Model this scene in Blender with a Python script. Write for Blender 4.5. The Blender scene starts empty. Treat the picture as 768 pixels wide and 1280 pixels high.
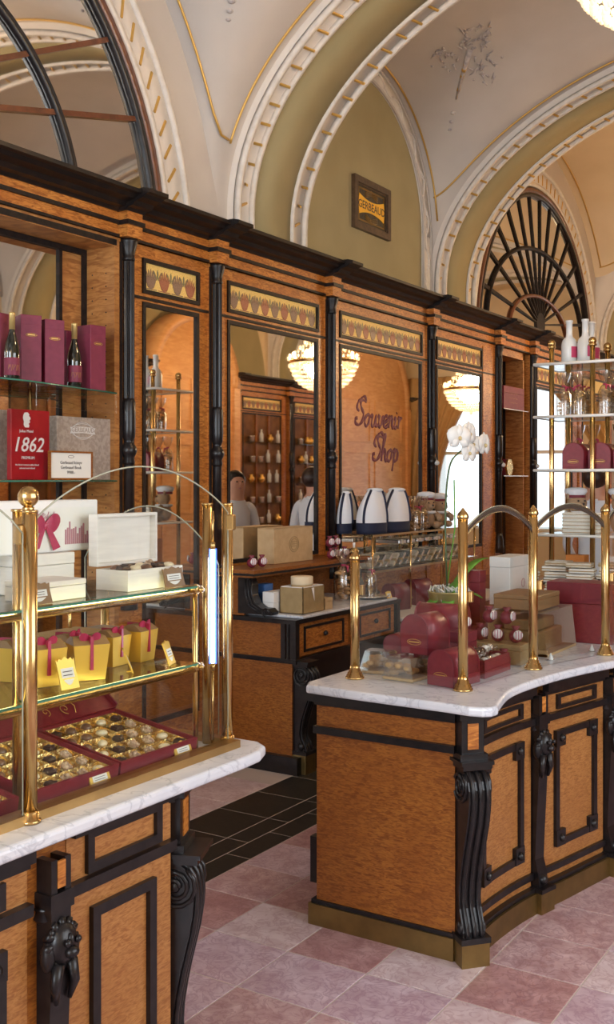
import bpy, bmesh, math, random
from mathutils import Vector, Matrix
random.seed(7)
sc = bpy.context.scene
COL = sc.collection
PI = math.pi

# ------------------------------------------------------------------ camera
cam_d = bpy.data.cameras.new('camera')
cam_d.sensor_fit = 'HORIZONTAL'; cam_d.sensor_width = 36.0
cam_d.lens = 36.0 * 1313.0 / 768.0
cam_d.shift_y = -40.0 / 768.0
cam_d.clip_start = 0.05; cam_d.clip_end = 200
cam = bpy.data.objects.new('camera', cam_d); COL.objects.link(cam)
cam.location = (0, 0, 1.7)
cam.rotation_euler = (PI / 2, 0, math.atan2(831.0, 1313.0))
sc.camera = cam
# ------------------------------------------------------------------ world, light, exposure
sc.view_settings.view_transform = 'Standard'
sc.view_settings.look = 'None'
sc.view_settings.gamma = 1.0
sc.view_settings.use_curve_mapping = False
sc.view_settings.exposure = 0.15
wd = bpy.data.worlds.new('world'); sc.world = wd; wd.use_nodes = True
wd.node_tree.nodes['Background'].inputs[0].default_value = (0.86, 0.93, 1.0, 1)
wd.node_tree.nodes['Background'].inputs[1].default_value = 1.0

def area(name, loc, rot, sx, sy, power, col):
    l = bpy.data.lights.new(name, 'AREA'); l.shape = 'RECTANGLE'; l.size = sx; l.size_y = sy
    l.energy = power; l.color = col
    o = bpy.data.objects.new(name, l); COL.objects.link(o); o.location = loc; o.rotation_euler = rot
    return o
# daylight through the tall windows: the wall behind the camera, the far wall, and the street side
area('daylight_back', (-1.35, -4.1, 2.35), (PI / 2, 0, 0), 3.8, 3.2, 400, (0.84, 0.90, 1.0))
area('daylight_front', (-0.5, 18.35, 2.2), (-PI / 2, 0, 0), 2.4, 2.7, 26, (0.66, 0.80, 1.0))
area('daylight_street', (1.75, 2.8, 2.2), (0, PI / 2, 0), 2.4, 3.6, 130, (0.92, 0.93, 1.0))

# ------------------------------------------------------------------ materials
MATS = {}
def srgb(r, g, b):
    f = lambda c: (c / 255) / 12.92 if c / 255 <= 0.04045 else ((c / 255 + 0.055) / 1.055) ** 2.4
    return (f(r), f(g), f(b))
def newmat(name):
    m = bpy.data.materials.new(name); m.use_nodes = True
    n = m.node_tree.nodes; l = m.node_tree.links; b = n['Principled BSDF']
    MATS[name] = m
    return m, n, l, b
def mat(name, col, rough=0.5, metal=0.0, col2=None, scale=8.0, stretch=(1, 1, 1), detail=4, bump=0.0, bscale=None, coat=0.0, lo=0.35, hi=0.65, emit=None, es=0.0, spec=None):
    m, n, l, b = newmat(name)
    b.inputs['Base Color'].default_value = (*col, 1); b.inputs['Roughness'].default_value = rough
    b.inputs['Metallic'].default_value = metal; b.inputs['Coat Weight'].default_value = coat
    if spec is not None: b.inputs['Specular IOR Level'].default_value = spec
    if emit: b.inputs['Emission Color'].default_value = (*emit, 1); b.inputs['Emission Strength'].default_value = es
    if col2 or bump:
        g = n.new('ShaderNodeNewGeometry'); mp = n.new('ShaderNodeMapping'); mp.inputs['Scale'].default_value = stretch
        l.new(g.outputs['Position'], mp.inputs['Vector'])
    if col2:
        t = n.new('ShaderNodeTexNoise'); t.inputs['Scale'].default_value = scale; t.inputs['Detail'].default_value = detail
        l.new(mp.outputs[0], t.inputs['Vector'])
        r = n.new('ShaderNodeValToRGB'); r.color_ramp.elements[0].position = lo; r.color_ramp.elements[1].position = hi
        r.color_ramp.elements[0].color = (*col, 1); r.color_ramp.elements[1].color = (*col2, 1)
        l.new(t.outputs['Fac'], r.inputs[0]); l.new(r.outputs[0], b.inputs['Base Color'])
    if bump:
        t2 = n.new('ShaderNodeTexNoise'); t2.inputs['Scale'].default_value = bscale or scale * 3; t2.inputs['Detail'].default_value = 3
        l.new(mp.outputs[0], t2.inputs['Vector'])
        bp = n.new('ShaderNodeBump'); bp.inputs['Strength'].default_value = bump; bp.inputs['Distance'].default_value = 0.01
        l.new(t2.outputs['Fac'], bp.inputs['Height']); l.new(bp.outputs[0], b.inputs['Normal'])
    return m

def wood(name, c1, c2, c3, rough=0.42, curl=60.0, coat=0.1):
    # curly veneer: a distorted wave for the flame figure over a slow colour drift
    m, n, l, b = newmat(name)
    g = n.new('ShaderNodeNewGeometry')
    mp = n.new('ShaderNodeMapping'); mp.inputs['Scale'].default_value = (1, 1, 1.0); l.new(g.outputs['Position'], mp.inputs['Vector'])
    w = n.new('ShaderNodeTexNoise'); w.inputs['Scale'].default_value = curl; w.inputs['Detail'].default_value = 3; w.inputs['Distortion'].default_value = 1.2
    mp2 = n.new('ShaderNodeMapping'); mp2.inputs['Scale'].default_value = (0.32, 0.32, 1.5); l.new(g.outputs['Position'], mp2.inputs['Vector'])
    l.new(mp2.outputs[0], w.inputs['Vector'])
    t = n.new('ShaderNodeTexNoise'); t.inputs['Scale'].default_value = 5.0; t.inputs['Detail'].default_value = 5; l.new(mp.outputs[0], t.inputs['Vector'])
    r = n.new('ShaderNodeValToRGB'); r.color_ramp.elements[0].position = 0.34; r.color_ramp.elements[1].position = 0.66
    r.color_ramp.elements[0].color = (*c1, 1); r.color_ramp.elements[1].color = (*c2, 1); l.new(t.outputs['Fac'], r.inputs[0])
    r2 = n.new('ShaderNodeValToRGB'); r2.color_ramp.elements[0].position = 0.36; r2.color_ramp.elements[1].position = 0.6
    r2.color_ramp.elements[0].color = (0, 0, 0, 1); r2.color_ramp.elements[1].color = (1, 1, 1, 1); l.new(w.outputs['Fac'], r2.inputs[0])
    mx = n.new('ShaderNodeMixRGB'); l.new(r2.outputs[0], mx.inputs[0]); mx.inputs[1].default_value = (*c3, 1); l.new(r.outputs[0], mx.inputs[2])
    l.new(mx.outputs[0], b.inputs['Base Color'])
    b.inputs['Roughness'].default_value = rough; b.inputs['Coat Weight'].default_value = coat; b.inputs['Coat Roughness'].default_value = 0.2; b.inputs['Specular IOR Level'].default_value = 0.35
    return m
wood('burl', (0.47, 0.160, 0.028), (0.60, 0.245, 0.052), (0.27, 0.078, 0.012))
wood('burl_panel', (0.38, 0.16, 0.045), (0.44, 0.20, 0.06), (0.27, 0.098, 0.026), curl=110)
wood('burl_dark', (0.27, 0.085, 0.012), (0.34, 0.12, 0.018), (0.17, 0.045, 0.006), curl=100)
wood('oak', (0.40, 0.17, 0.045), (0.52, 0.25, 0.08), (0.28, 0.105, 0.03), curl=30)
wood('orange_wood', (0.70, 0.36, 0.14), (0.78, 0.43, 0.18), (0.64, 0.31, 0.11), curl=12)
mat('ebony', (0.007, 0.006, 0.007), 0.32, col2=(0.016, 0.012, 0.012), scale=30, coat=0.08, spec=.35)
mat('ebony_worn', (0.009, 0.007, 0.007), 0.4, col2=(0.04, 0.02, 0.012), scale=14, lo=0.5, hi=0.85, coat=0.05, spec=.35)
mat('ebony_matte', (0.010, 0.008, 0.008), 0.5, col2=(0.024, 0.015, 0.012), scale=30, spec=.2)
mat('brass', (0.70, 0.47, 0.20), 0.2, 1.0, col2=(0.54, 0.35, 0.14), scale=16, stretch=(2, 2, .25))
mat('brass_dull', (0.27, 0.175, 0.06), 0.4, .85, col2=(0.19, 0.125, 0.045), scale=9)
mat('brass_rail', (0.55, 0.35, 0.14), 0.35, 1.0, col2=(0.45, 0.28, 0.11), scale=9)
mat('gold', (0.86, 0.55, 0.16), 0.3, 1.0)
mat('gold_paint', (0.62, 0.38, 0.10), 0.38, 0.5)
mat('plaster', (0.51, 0.465, 0.425), 0.85, col2=(0.55, 0.505, 0.465), scale=2.5, bump=0.05, bscale=160)
mat('plaster_white', (0.66, 0.61, 0.56), 0.85, col2=(0.70, 0.655, 0.60), scale=4, bump=.05, bscale=120)
mat('plaster_relief', (0.72, 0.68, 0.63), 0.8, col2=(0.64, 0.59, 0.53), scale=18, bump=0.1, bscale=60)
mat('olive', (0.315, 0.265, 0.138), 0.85, col2=(0.35, 0.295, 0.158), scale=3, bump=0.05, bscale=200)
mat('cream_wall', (0.70, 0.56, 0.37), 0.85, col2=(0.74, 0.60, 0.41), scale=3)
mat('motif_grey', (0.40, 0.36, 0.37), 0.85, col2=(0.58, 0.53, 0.5), scale=25)
mat('mosaic_gold', (0.88, 0.64, 0.20), 0.45, 0.1, col2=(0.72, 0.49, 0.14), scale=120, bump=0.3, bscale=220)
mat('mosaic_red', (0.40, 0.15, 0.075), 0.5, col2=(0.30, 0.09, 0.045), scale=160)
mat('mosaic_brown', (0.21, 0.125, 0.085), 0.5, col2=(0.30, 0.18, 0.11), scale=160)
mat('mosaic_green', (0.16, 0.17, 0.09), 0.5, col2=(0.24, 0.2, 0.09), scale=160)
def marble(name, c1, c2, cv, scale, rough=0.2, vw=0.06, coat=0.0):
    m, n, l, b = newmat(name)
    g = n.new('ShaderNodeNewGeometry'); oi = n.new('ShaderNodeObjectInfo')
    ad = n.new('ShaderNodeVectorMath'); ad.operation = 'MULTIPLY_ADD'
    l.new(oi.outputs['Random'], ad.inputs[0]); ad.inputs[1].default_value = (31, 17, 23); l.new(g.outputs['Position'], ad.inputs[2])
    t = n.new('ShaderNodeTexNoise'); t.inputs['Scale'].default_value = scale; t.inputs['Detail'].default_value = 8; t.inputs['Roughness'].default_value = 0.6; t.inputs['Distortion'].default_value = 0.6
    l.new(ad.outputs[0], t.inputs['Vector'])
    r = n.new('ShaderNodeValToRGB'); r.color_ramp.elements[0].position = 0.35; r.color_ramp.elements[1].position = 0.68
    r.color_ramp.elements[0].color = (*c1, 1); r.color_ramp.elements[1].color = (*c2, 1); l.new(t.outputs['Fac'], r.inputs[0])
    v = n.new('ShaderNodeTexNoise'); v.inputs['Scale'].default_value = scale * 1.6; v.inputs['Detail'].default_value = 6; v.inputs['Distortion'].default_value = 1.5
    l.new(ad.outputs[0], v.inputs['Vector'])
    s = n.new('ShaderNodeMath'); s.operation = 'SUBTRACT'; s.inputs[1].default_value = 0.5; l.new(v.outputs['Fac'], s.inputs[0])
    a = n.new('ShaderNodeMath'); a.operation = 'ABSOLUTE'; l.new(s.outputs[0], a.inputs[0])
    rr = n.new('ShaderNodeValToRGB'); rr.color_ramp.elements[0].position = 0.0; rr.color_ramp.elements[1].position = vw
    rr.color_ramp.elements[0].color = (0.55, 0.55, 0.55, 1); rr.color_ramp.elements[1].color = (0, 0, 0, 1); l.new(a.outputs[0], rr.inputs[0])
    mx = n.new('ShaderNodeMixRGB'); l.new(rr.outputs[0], mx.inputs[0]); l.new(r.outputs[0], mx.inputs[1]); mx.inputs[2].default_value = (*cv, 1)
    l.new(mx.outputs[0], b.inputs['Base Color']); b.inputs['Roughness'].default_value = rough; b.inputs['Coat Weight'].default_value = coat
    return m
marble('marble_white', (0.60, 0.61, 0.66), (0.70, 0.70, 0.73), (0.36, 0.37, 0.43), 5.0, 0.22, 0.03)
marble('tile_pink', (0.38, 0.225, 0.235), (0.60, 0.44, 0.46), (0.26, 0.12, 0.14), 11.0, 0.32, 0.06)
marble('tile_pale', (0.50, 0.37, 0.39), (0.68, 0.57, 0.59), (0.36, 0.20, 0.23), 9.0, 0.32, 0.05)
marble('tile_rose', (0.34, 0.175, 0.18), (0.50, 0.31, 0.315), (0.23, 0.10, 0.11), 12.0, 0.32, 0.06)
marble('tile_lilac', (0.42, 0.285, 0.335), (0.64, 0.51, 0.57), (0.28, 0.15, 0.21), 10.0, 0.32, 0.06)
marble('tile_black', (0.005, 0.005, 0.004), (0.012, 0.011, 0.008), (0.035, 0.03, 0.02), 6.0, 0.55, 0.02)
mat('grout', (0.50, 0.42, 0.38), 0.8)
def glassmat(name, tint=(1, 1, 1), refl=1.0, rough=0.0):
    m = bpy.data.materials.new(name); m.use_nodes = True; n = m.node_tree.nodes; l = m.node_tree.links; n.clear()
    o = n.new('ShaderNodeOutputMaterial'); t = n.new('ShaderNodeBsdfTransparent'); t.inputs[0].default_value = (*tint, 1)
    g = n.new('ShaderNodeBsdfGlossy'); g.inputs['Roughness'].default_value = rough
    f = n.new('ShaderNodeLayerWeight'); f.inputs[0].default_value = 0.5
    pw = n.new('ShaderNodeMath'); pw.operation = 'POWER'; pw.inputs[1].default_value = 4.0; l.new(f.outputs['Facing'], pw.inputs[0])
    mu = n.new('ShaderNodeMath'); mu.operation = 'MULTIPLY_ADD'; mu.inputs[1].default_value = 0.85; mu.inputs[2].default_value = 0.035 * refl; mu.use_clamp = True; l.new(pw.outputs[0], mu.inputs[0])
    mx = n.new('ShaderNodeMixShader'); l.new(mu.outputs[0], mx.inputs[0]); l.new(t.outputs[0], mx.inputs[1]); l.new(g.outputs[0], mx.inputs[2])
    l.new(mx.outputs[0], o.inputs[0]); MATS[name] = m
glassmat('glass', (0.97, 0.985, 0.98))
glassmat('shelf_glass', (0.88, 0.95, 0.93))
glassmat('cellophane', (0.93, 0.90, 0.85), 5.5, 0.16)
glassmat('crystal', (0.95, 0.93, 0.9), 2.5, 0.05)
mat('glass_edge', (0.06, 0.24, 0.17), 0.15, coat=0.3)
mat('glass_edge_pale', (0.42, 0.42, 0.32), 0.15, coat=0.5)
mat('acrylic_edge', (0.83, 0.83, 0.80), 0.2)
mat('mirror', (0.90, 0.87, 0.82), 0.02, 1.0)
mat('mirror_lunette', (0.80, 0.78, 0.74), 0.03, 1.0)
mat('burgundy', (0.165, 0.014, 0.030), 0.5, col2=(0.20, 0.020, 0.038), scale=40)
mat('burgundy_red', (0.175, 0.012, 0.022), 0.38, col2=(0.21, 0.017, 0.028), scale=40)
mat('magenta_card', (0.175, 0.014, 0.042), 0.55, col2=(0.205, 0.02, 0.052), scale=30)
mat('bright_red', (0.36, 0.008, 0.014), 0.3, col2=(0.22, 0.004, 0.010), scale=7, coat=0.4)
mat('white_card', (0.80, 0.77, 0.74), 0.55)
mat('white_wood', (0.80, 0.75, 0.68), 0.5, col2=(0.73, 0.68, 0.62), scale=10, stretch=(1, 1, 12))
mat('paper', (0.78, 0.76, 0.70), 0.7)
mat('taupe_paper', (0.33, 0.265, 0.22), 0.5, col2=(0.42, 0.345, 0.29), scale=55, lo=0.45, hi=0.55)
mat('kraft', (0.47, 0.31, 0.15), 0.6, col2=(0.53, 0.36, 0.19), scale=20)
mat('kraft_dark', (0.30, 0.20, 0.085), 0.5, col2=(0.36, 0.245, 0.11), scale=20)
mat('gold_card', (0.78, 0.50, 0.085), 0.3, 0.4)
mat('gold_foil', (0.78, 0.58, 0.25), 0.22, 0.9, col2=(0.60, 0.40, 0.14), scale=40, bump=0.5, bscale=60)
mat('brown_card', (0.25, 0.14, 0.06), 0.5)
mat('silver', (0.78, 0.77, 0.75), 0.25, 0.9)
mat('print_silver', (0.66, 0.63, 0.60), 0.4)
mat('ribbon', (0.38, 0.018, 0.075), 0.35, coat=0.2)
mat('ink_dark', (0.05, 0.035, 0.03), 0.6)
mat('ink_red', (0.24, 0.05, 0.075), 0.6)
mat('ink_pink', (0.45, 0.21, 0.25), 0.7)
mat('lettering', (0.20, 0.05, 0.06), 0.6)
mat('choc_dark', (0.045, 0.024, 0.018), 0.28, coat=0.3)
mat('choc_milk', (0.17, 0.085, 0.05), 0.32, coat=0.3)
mat('choc_white', (0.76, 0.64, 0.43), 0.35, coat=0.2)
mat('choc_nut', (0.34, 0.20, 0.12), 0.6, col2=(0.62, 0.46, 0.32), scale=120)
mat('bottle_glass', (0.010, 0.012, 0.008), 0.06, coat=1.0)
mat('frosted', (0.70, 0.72, 0.72), 0.35, coat=0.3)
mat('capsule', (0.62, 0.44, 0.17), 0.35, 0.6)
mat('pink_label', (0.50, 0.045, 0.13), 0.5)
mat('cotton', (0.78, 0.79, 0.83), 0.85, bump=0.2, bscale=30)
mat('navy', (0.012, 0.016, 0.045), 0.75)
mat('plush', (0.42, 0.27, 0.16), 0.95, bump=0.6, bscale=200)
mat('biscuit', (0.52, 0.33, 0.15), 0.8, col2=(0.42, 0.24, 0.1), scale=60)
mat('wafer_pack', (0.66, 0.60, 0.50), 0.3, 0.3, col2=(0.5, 0.42, 0.3), scale=40)
mat('leaf', (0.10, 0.28, 0.025), 0.4, col2=(0.14, 0.36, 0.04), scale=20)
mat('stem', (0.06, 0.10, 0.035), 0.5)
mat('petal', (0.72, 0.70, 0.66), 0.6)
mat('petal_core', (0.55, 0.42, 0.20), 0.6)
mat('pot', (0.42, 0.32, 0.12), 0.35, 0.6)
mat('skin', (0.60, 0.33, 0.235), 0.55)
mat('hair', (0.030, 0.013, 0.010), 0.45)
mat('hair_black', (0.010, 0.009, 0.010), 0.4)
mat('shirt', (0.72, 0.75, 0.82), 0.8)
mat('trousers', (0.02, 0.02, 0.025), 0.8)
mat('curtain', (0.50, 0.30, 0.11), 0.75, col2=(0.42, 0.24, 0.085), scale=8)
mat('frame_red', (0.10, 0.032, 0.014), 0.35, col2=(0.16, 0.05, 0.02), scale=20, coat=.3)
mat('cabinet_dark', (0.13, 0.05, 0.018), 0.6, col2=(0.22, 0.10, 0.035), scale=6, spec=.2)
mat('frame_wood', (0.06, 0.035, 0.02), 0.45, col2=(0.10, 0.06, 0.032), scale=30)
mat('tympan_dark', (0.022, 0.02, 0.016), 0.5, col2=(0.06, 0.045, 0.02), scale=40)
mat('banner_yellow', (0.85, 0.46, 0.03), 0.5)
mat('reflection_streak', (0.9, 0.95, 1.0), 0.3, emit=(0.62, 0.76, 1.0), es=14.0)  # emission stands in for a bright window reflection, not a lamp
mat('glare_blue', (0.1, 0.2, 0.9), 0.3, emit=(0.06, 0.16, 1.0), es=1.6)  # blue glow painted in as the glare halo of the streak
mat('light_strip', (1.0, 0.85, 0.5), 0.3, emit=(1.0, 0.80, 0.36), es=9.0)
mat('lamp_bulb', (1.0, 0.85, 0.6), 0.3, emit=(1.0, 0.72, 0.38), es=26.0)
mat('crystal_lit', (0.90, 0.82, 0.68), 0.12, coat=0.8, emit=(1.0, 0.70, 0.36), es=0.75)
mat('blue_card', (0.06, 0.16, 0.42), 0.4)
mat('daylit_stone', (0.55, 0.55, 0.58), 0.8)
mat('dark_picture', (0.05, 0.09, 0.13), 0.3, col2=(0.16, 0.26, 0.36), scale=20)
mat('orange_print', (0.62, 0.20, 0.03), 0.5)

# ------------------------------------------------------------------ mesh helpers
SPLIT = {'moulding', 'volute', 'rosette', 'pane_clip', 'end_panel', 'inlay', 'niche_bead', 'niche_lining', 'post_cap', 'streak_mount', 'end_moulding', 'frieze_bead', 'shelf_pin_hole', 'label_stripe', 'band', 'frieze_frame', 'door_frame', 'bulb', 'bead_drop', 'scrollwork', 'back_post', 'shelf_side', 'mullion'}
class MB:
    def __init__(s): s.v = []; s.f = []; s.sm = []
    def add(s, vs, fs, smooth=False, M=None):
        o = len(s.v)
        s.v += [tuple(M @ Vector(p)) for p in vs] if M is not None else [tuple(p) for p in vs]
        s.f += [tuple(i + o for i in f) for f in fs]; s.sm += [smooth] * len(fs)
        return s
    def box(s, x0, x1, y0, y1, z0, z1, M=None):
        x0, x1 = min(x0, x1), max(x0, x1); y0, y1 = min(y0, y1), max(y0, y1); z0, z1 = min(z0, z1), max(z0, z1)
        v = [(x0, y0, z0), (x1, y0, z0), (x1, y1, z0), (x0, y1, z0), (x0, y0, z1), (x1, y0, z1), (x1, y1, z1), (x0, y1, z1)]
        return s.add(v, [(0, 3, 2, 1), (4, 5, 6, 7), (0, 1, 5, 4), (1, 2, 6, 5), (2, 3, 7, 6), (3, 0, 4, 7)], False, M)
    def bbox(s, x0, x1, y0, y1, z0, z1, b=0.004, M=None):       # chamfered box
        bm = bmesh.new(); bmesh.ops.create_cube(bm, size=1)
        for p in bm.verts: p.co = Vector(((x0 + x1) / 2 + p.co.x * abs(x1 - x0), (y0 + y1) / 2 + p.co.y * abs(y1 - y0), (z0 + z1) / 2 + p.co.z * abs(z1 - z0)))
        bmesh.ops.bevel(bm, geom=bm.edges[:], offset=b, segments=1, affect='EDGES')
        bm.verts.ensure_lookup_table()
        r = s.add([p.co[:] for p in bm.verts], [tuple(q.index for q in f.verts) for f in bm.faces], False, M)
        bm.free(); return r
    def lathe(s, prof, c=(0, 0, 0), seg=16, M=None, smooth=True, sy=1.0):
        n = len(prof); vs = []; fs = []
        for i in range(seg):
            a = 2 * PI * i / seg
            for r, z in prof: vs.append((c[0] + r * math.cos(a), c[1] + r * sy * math.sin(a), c[2] + z))
        for i in range(seg):
            j = (i + 1) % seg
            for k in range(n - 1): fs.append((i * n + k, j * n + k, j * n + k + 1, i * n + k + 1))
        fs.append(tuple(i * n for i in range(seg))[::-1]); fs.append(tuple(i * n + n - 1 for i in range(seg)))
        return s.add(vs, fs, smooth, M)
    def tube(s, pts, r, seg=8, M=None, closed=False, smooth=True):
        P = [Vector(p) for p in pts]; n = len(P); vs = []; fs = []
        rs = r if isinstance(r, (list, tuple)) else [r] * n
        up = None
        for i in range(n):
            if closed: t = P[(i + 1) % n] - P[i - 1]
            else: t = P[min(i + 1, n - 1)] - P[max(i - 1, 0)]
            t.normalize()
            if up is None: up = Vector((0, 0, 1)) if abs(t.z) < 0.9 else Vector((1, 0, 0))
            a = t.cross(up)
            if a.length < 1e-4: a = t.cross(Vector((0.3, 1, 0.2)))
            a.normalize(); b = a.cross(t).normalized(); up = b
            for k in range(seg):
                q = 2 * PI * k / seg
                vs.append(P[i] + (a * math.cos(q) + b * math.sin(q)) * rs[i])
        m = n if closed else n - 1
        for i in range(m):
            j = (i + 1) % n
            for k in range(seg):
                k2 = (k + 1) % seg
                fs.append((i * seg + k, i * seg + k2, j * seg + k2, j * seg + k))
        if not closed: fs.append(tuple(range(seg))[::-1]); fs.append(tuple((n - 1) * seg + k for k in range(seg)))
        return s.add(vs, fs, smooth, M)
    def prism(s, poly, ax, a0, a1, M=None, smooth=False):        # polygon (2d) extruded along axis ax: 'x' poly=(y,z), 'y' poly=(x,z), 'z' poly=(x,y)
        n = len(poly)
        def p(q, a): return {'x': (a, q[0], q[1]), 'y': (q[0], a, q[1]), 'z': (q[0], q[1], a)}[ax]
        vs = [p(q, a0) for q in poly] + [p(q, a1) for q in poly]
        fs = [tuple(range(n))[::-1], tuple(range(n, 2 * n))]
        o = len(s.f)
        s.add(vs, fs, False, M)
        base = len(s.v) - 2 * n
        for i in range(n):
            j = (i + 1) % n; s.f.append((base + i, base + j, base + n + j, base + n + i)); s.sm.append(smooth)
        return s
    def sphere(s, c, r, seg=10, rings=6, sc=(1, 1, 1), M=None):
        vs = []; fs = []
        for i in range(rings + 1):
            th = PI * i / rings
            for k in range(seg):
                a = 2 * PI * k / seg
                vs.append((c[0] + r * sc[0] * math.sin(th) * math.cos(a), c[1] + r * sc[1] * math.sin(th) * math.sin(a), c[2] + r * sc[2] * math.cos(th)))
        for i in range(rings):
            for k in range(seg):
                k2 = (k + 1) % seg; fs.append((i * seg + k, (i + 1) * seg + k, (i + 1) * seg + k2, i * seg + k2))
        return s.add(vs, fs, True, M)
    def frame(s, y0, y1, z0, z1, w, xa, xb):                     # rectangular frame in a plane x = const
        s.box(xa, xb, y0, y1, z1 - w, z1); s.box(xa, xb, y0, y1, z0, z0 + w)
        s.box(xa, xb, y0, y0 + w, z0 + w, z1 - w); s.box(xa, xb, y1 - w, y1, z0 + w, z1 - w); return s
    def strip(s, pts, z0, z1, o0, o1, cap=True):                 # upright band following a plan polyline, between offsets o0..o1 to its right
        n = len(pts); nr = []
        for i in range(n):
            a = Vector(pts[max(i - 1, 0)]); b = Vector(pts[min(i + 1, n - 1)]); t = (b - a).normalized(); nr.append(Vector((t.y, -t.x)))
        vs = []; fs = []
        for i in range(n):
            p = Vector(pts[i])
            for o, z in ((o0, z0), (o1, z0), (o1, z1), (o0, z1)): q = p + nr[i] * o; vs.append((q.x, q.y, z))
        for i in range(n - 1):
            for k in range(4):
                k2 = (k + 1) % 4; fs.append((i * 4 + k, (i + 1) * 4 + k, (i + 1) * 4 + k2, i * 4 + k2))
        fs.append((0, 1, 2, 3)); fs.append(tuple((n - 1) * 4 + k for k in (3, 2, 1, 0)))
        return s.add(vs, fs)
    def pieces(s, tol=.003):                                     # clusters of shells that touch one another
        n = len(s.v); up = list(range(n))
        def find(a):
            while up[a] != a: up[a] = up[up[a]]; a = up[a]
            return a
        for f in s.f:
            r = find(f[0])
            for k in f[1:]: up[find(k)] = r
        sh = {}
        for k, f in enumerate(s.f): sh.setdefault(find(f[0]), []).append(k)
        bb = {}
        for r, ks in sh.items():
            q = [s.v[i] for k in ks for i in s.f[k]]; bb[r] = [min(p[a] for p in q) - tol for a in range(3)] + [max(p[a] for p in q) + tol for a in range(3)]
        rs = list(sh); cl = {r: r for r in rs}
        def top(a):
            while cl[a] != a: a = cl[a]
            return a
        for i, a in enumerate(rs):
            for b in rs[i + 1:]:
                if all(bb[a][k] <= bb[b][k + 3] and bb[b][k] <= bb[a][k + 3] for k in range(3)): cl[top(a)] = top(b)
        out = {}
        for r in rs: out.setdefault(top(r), []).extend(sh[r])
        return list(out.values())
    def build(s, name, m, parent=None, world=True, recalc=True):
        if name in SPLIT:
            res = None
            for ks in s.pieces():
                q = MB(); ix = {}
                for k in ks:
                    for i in s.f[k]:
                        if i not in ix: ix[i] = len(q.v); q.v.append(s.v[i])
                    q.f.append(tuple(ix[i] for i in s.f[k])); q.sm.append(s.sm[k])
                res = q._build(name, m, parent, world, recalc)
            return res
        return s._build(name, m, parent, world, recalc)
    def _build(s, name, m, parent=None, world=True, recalc=True):
        me = bpy.data.meshes.new(name)
        off = parent.location if (parent is not None and world) else Vector((0, 0, 0))
        if parent is not None and world and parent.parent is not None: off = off + parent.parent.location
        me.from_pydata([tuple(Vector(v) - off) for v in s.v], [], s.f)
        me.polygons.foreach_set('use_smooth', s.sm)
        bm = bmesh.new(); bm.from_mesh(me)
        if recalc: bmesh.ops.recalc_face_normals(bm, faces=bm.faces[:])
        lv = [v for v in bm.verts if not v.link_faces]
        if lv: bmesh.ops.delete(bm, geom=lv, context='VERTS')
        bm.to_mesh(me); bm.free()
        me.materials.append(MATS[m]); me.update()
        o = bpy.data.objects.new(name, me); COL.objects.link(o)
        if parent is not None: o.parent = parent
        return o
def tag(o, label, cat, group=None, kind=None):
    o['label'] = label; o['category'] = cat
    if group: o['group'] = group
    if kind: o['kind'] = kind
    return o
def struct(o): o['kind'] = 'structure'; return o
def thing(name, label, cat, loc=(0, 0, 0), rz=0.0, group=None):
    o = bpy.data.objects.new(name, None); COL.objects.link(o); o.empty_display_size = 0.05
    o.location = loc; o.rotation_euler = (0, 0, rz)
    return tag(o, label, cat, group)
def dup(root, loc, rz=None, label=None, group=None, scale=None):
    r = root.copy(); COL.objects.link(r); r.location = loc
    if rz is not None: r.rotation_euler = (r.rotation_euler[0], r.rotation_euler[1], rz)
    if scale: r.scale = (scale, scale, scale)
    if label: r['label'] = label
    if group: r['group'] = group
    for ch in list(root.children):
        c = ch.copy(); COL.objects.link(c); c.parent = r
        for g in ch.children:
            d = g.copy(); COL.objects.link(d); d.parent = c
    return r
def piece(name, me, m, loc, parent, rot=(0, 0, 0)):
    o = bpy.data.objects.new(name, me); COL.objects.link(o); o.parent = parent; o.location = loc; o.rotation_euler = rot
    return o
def text_mb(txt, size, M, shear=0.0, thick=0.0006, bold=0.0):
    cu = bpy.data.curves.new('text', 'FONT'); cu.body = txt; cu.size = size; cu.align_x = 'CENTER'; cu.align_y = 'CENTER'
    cu.shear = shear; cu.extrude = thick; cu.offset = bold; cu.resolution_u = 2
    o = bpy.data.objects.new('text', cu); COL.objects.link(o)
    bpy.context.view_layer.update()
    me = o.to_mesh(); mb = MB()
    mb.add([v.co[:] for v in me.vertices], [tuple(p.vertices) for p in me.polygons], False, M)
    o.to_mesh_clear(); bpy.data.objects.remove(o); bpy.data.curves.remove(cu)
    return mb
def basis(o, ex, ey):                                           # local x -> ex, local y -> ey (text plane)
    ex = Vector(ex).normalized(); ey = Vector(ey).normalized(); ez = ex.cross(ey)
    M = Matrix.Identity(4)
    for i in range(3): M[i][0] = ex[i]; M[i][1] = ey[i]; M[i][2] = ez[i]; M[i][3] = o[i]
    return M
def T(x, y, z, rz=0.0): return Matrix.Translation((x, y, z)) @ Matrix.Rotation(rz, 4, 'Z')
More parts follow.
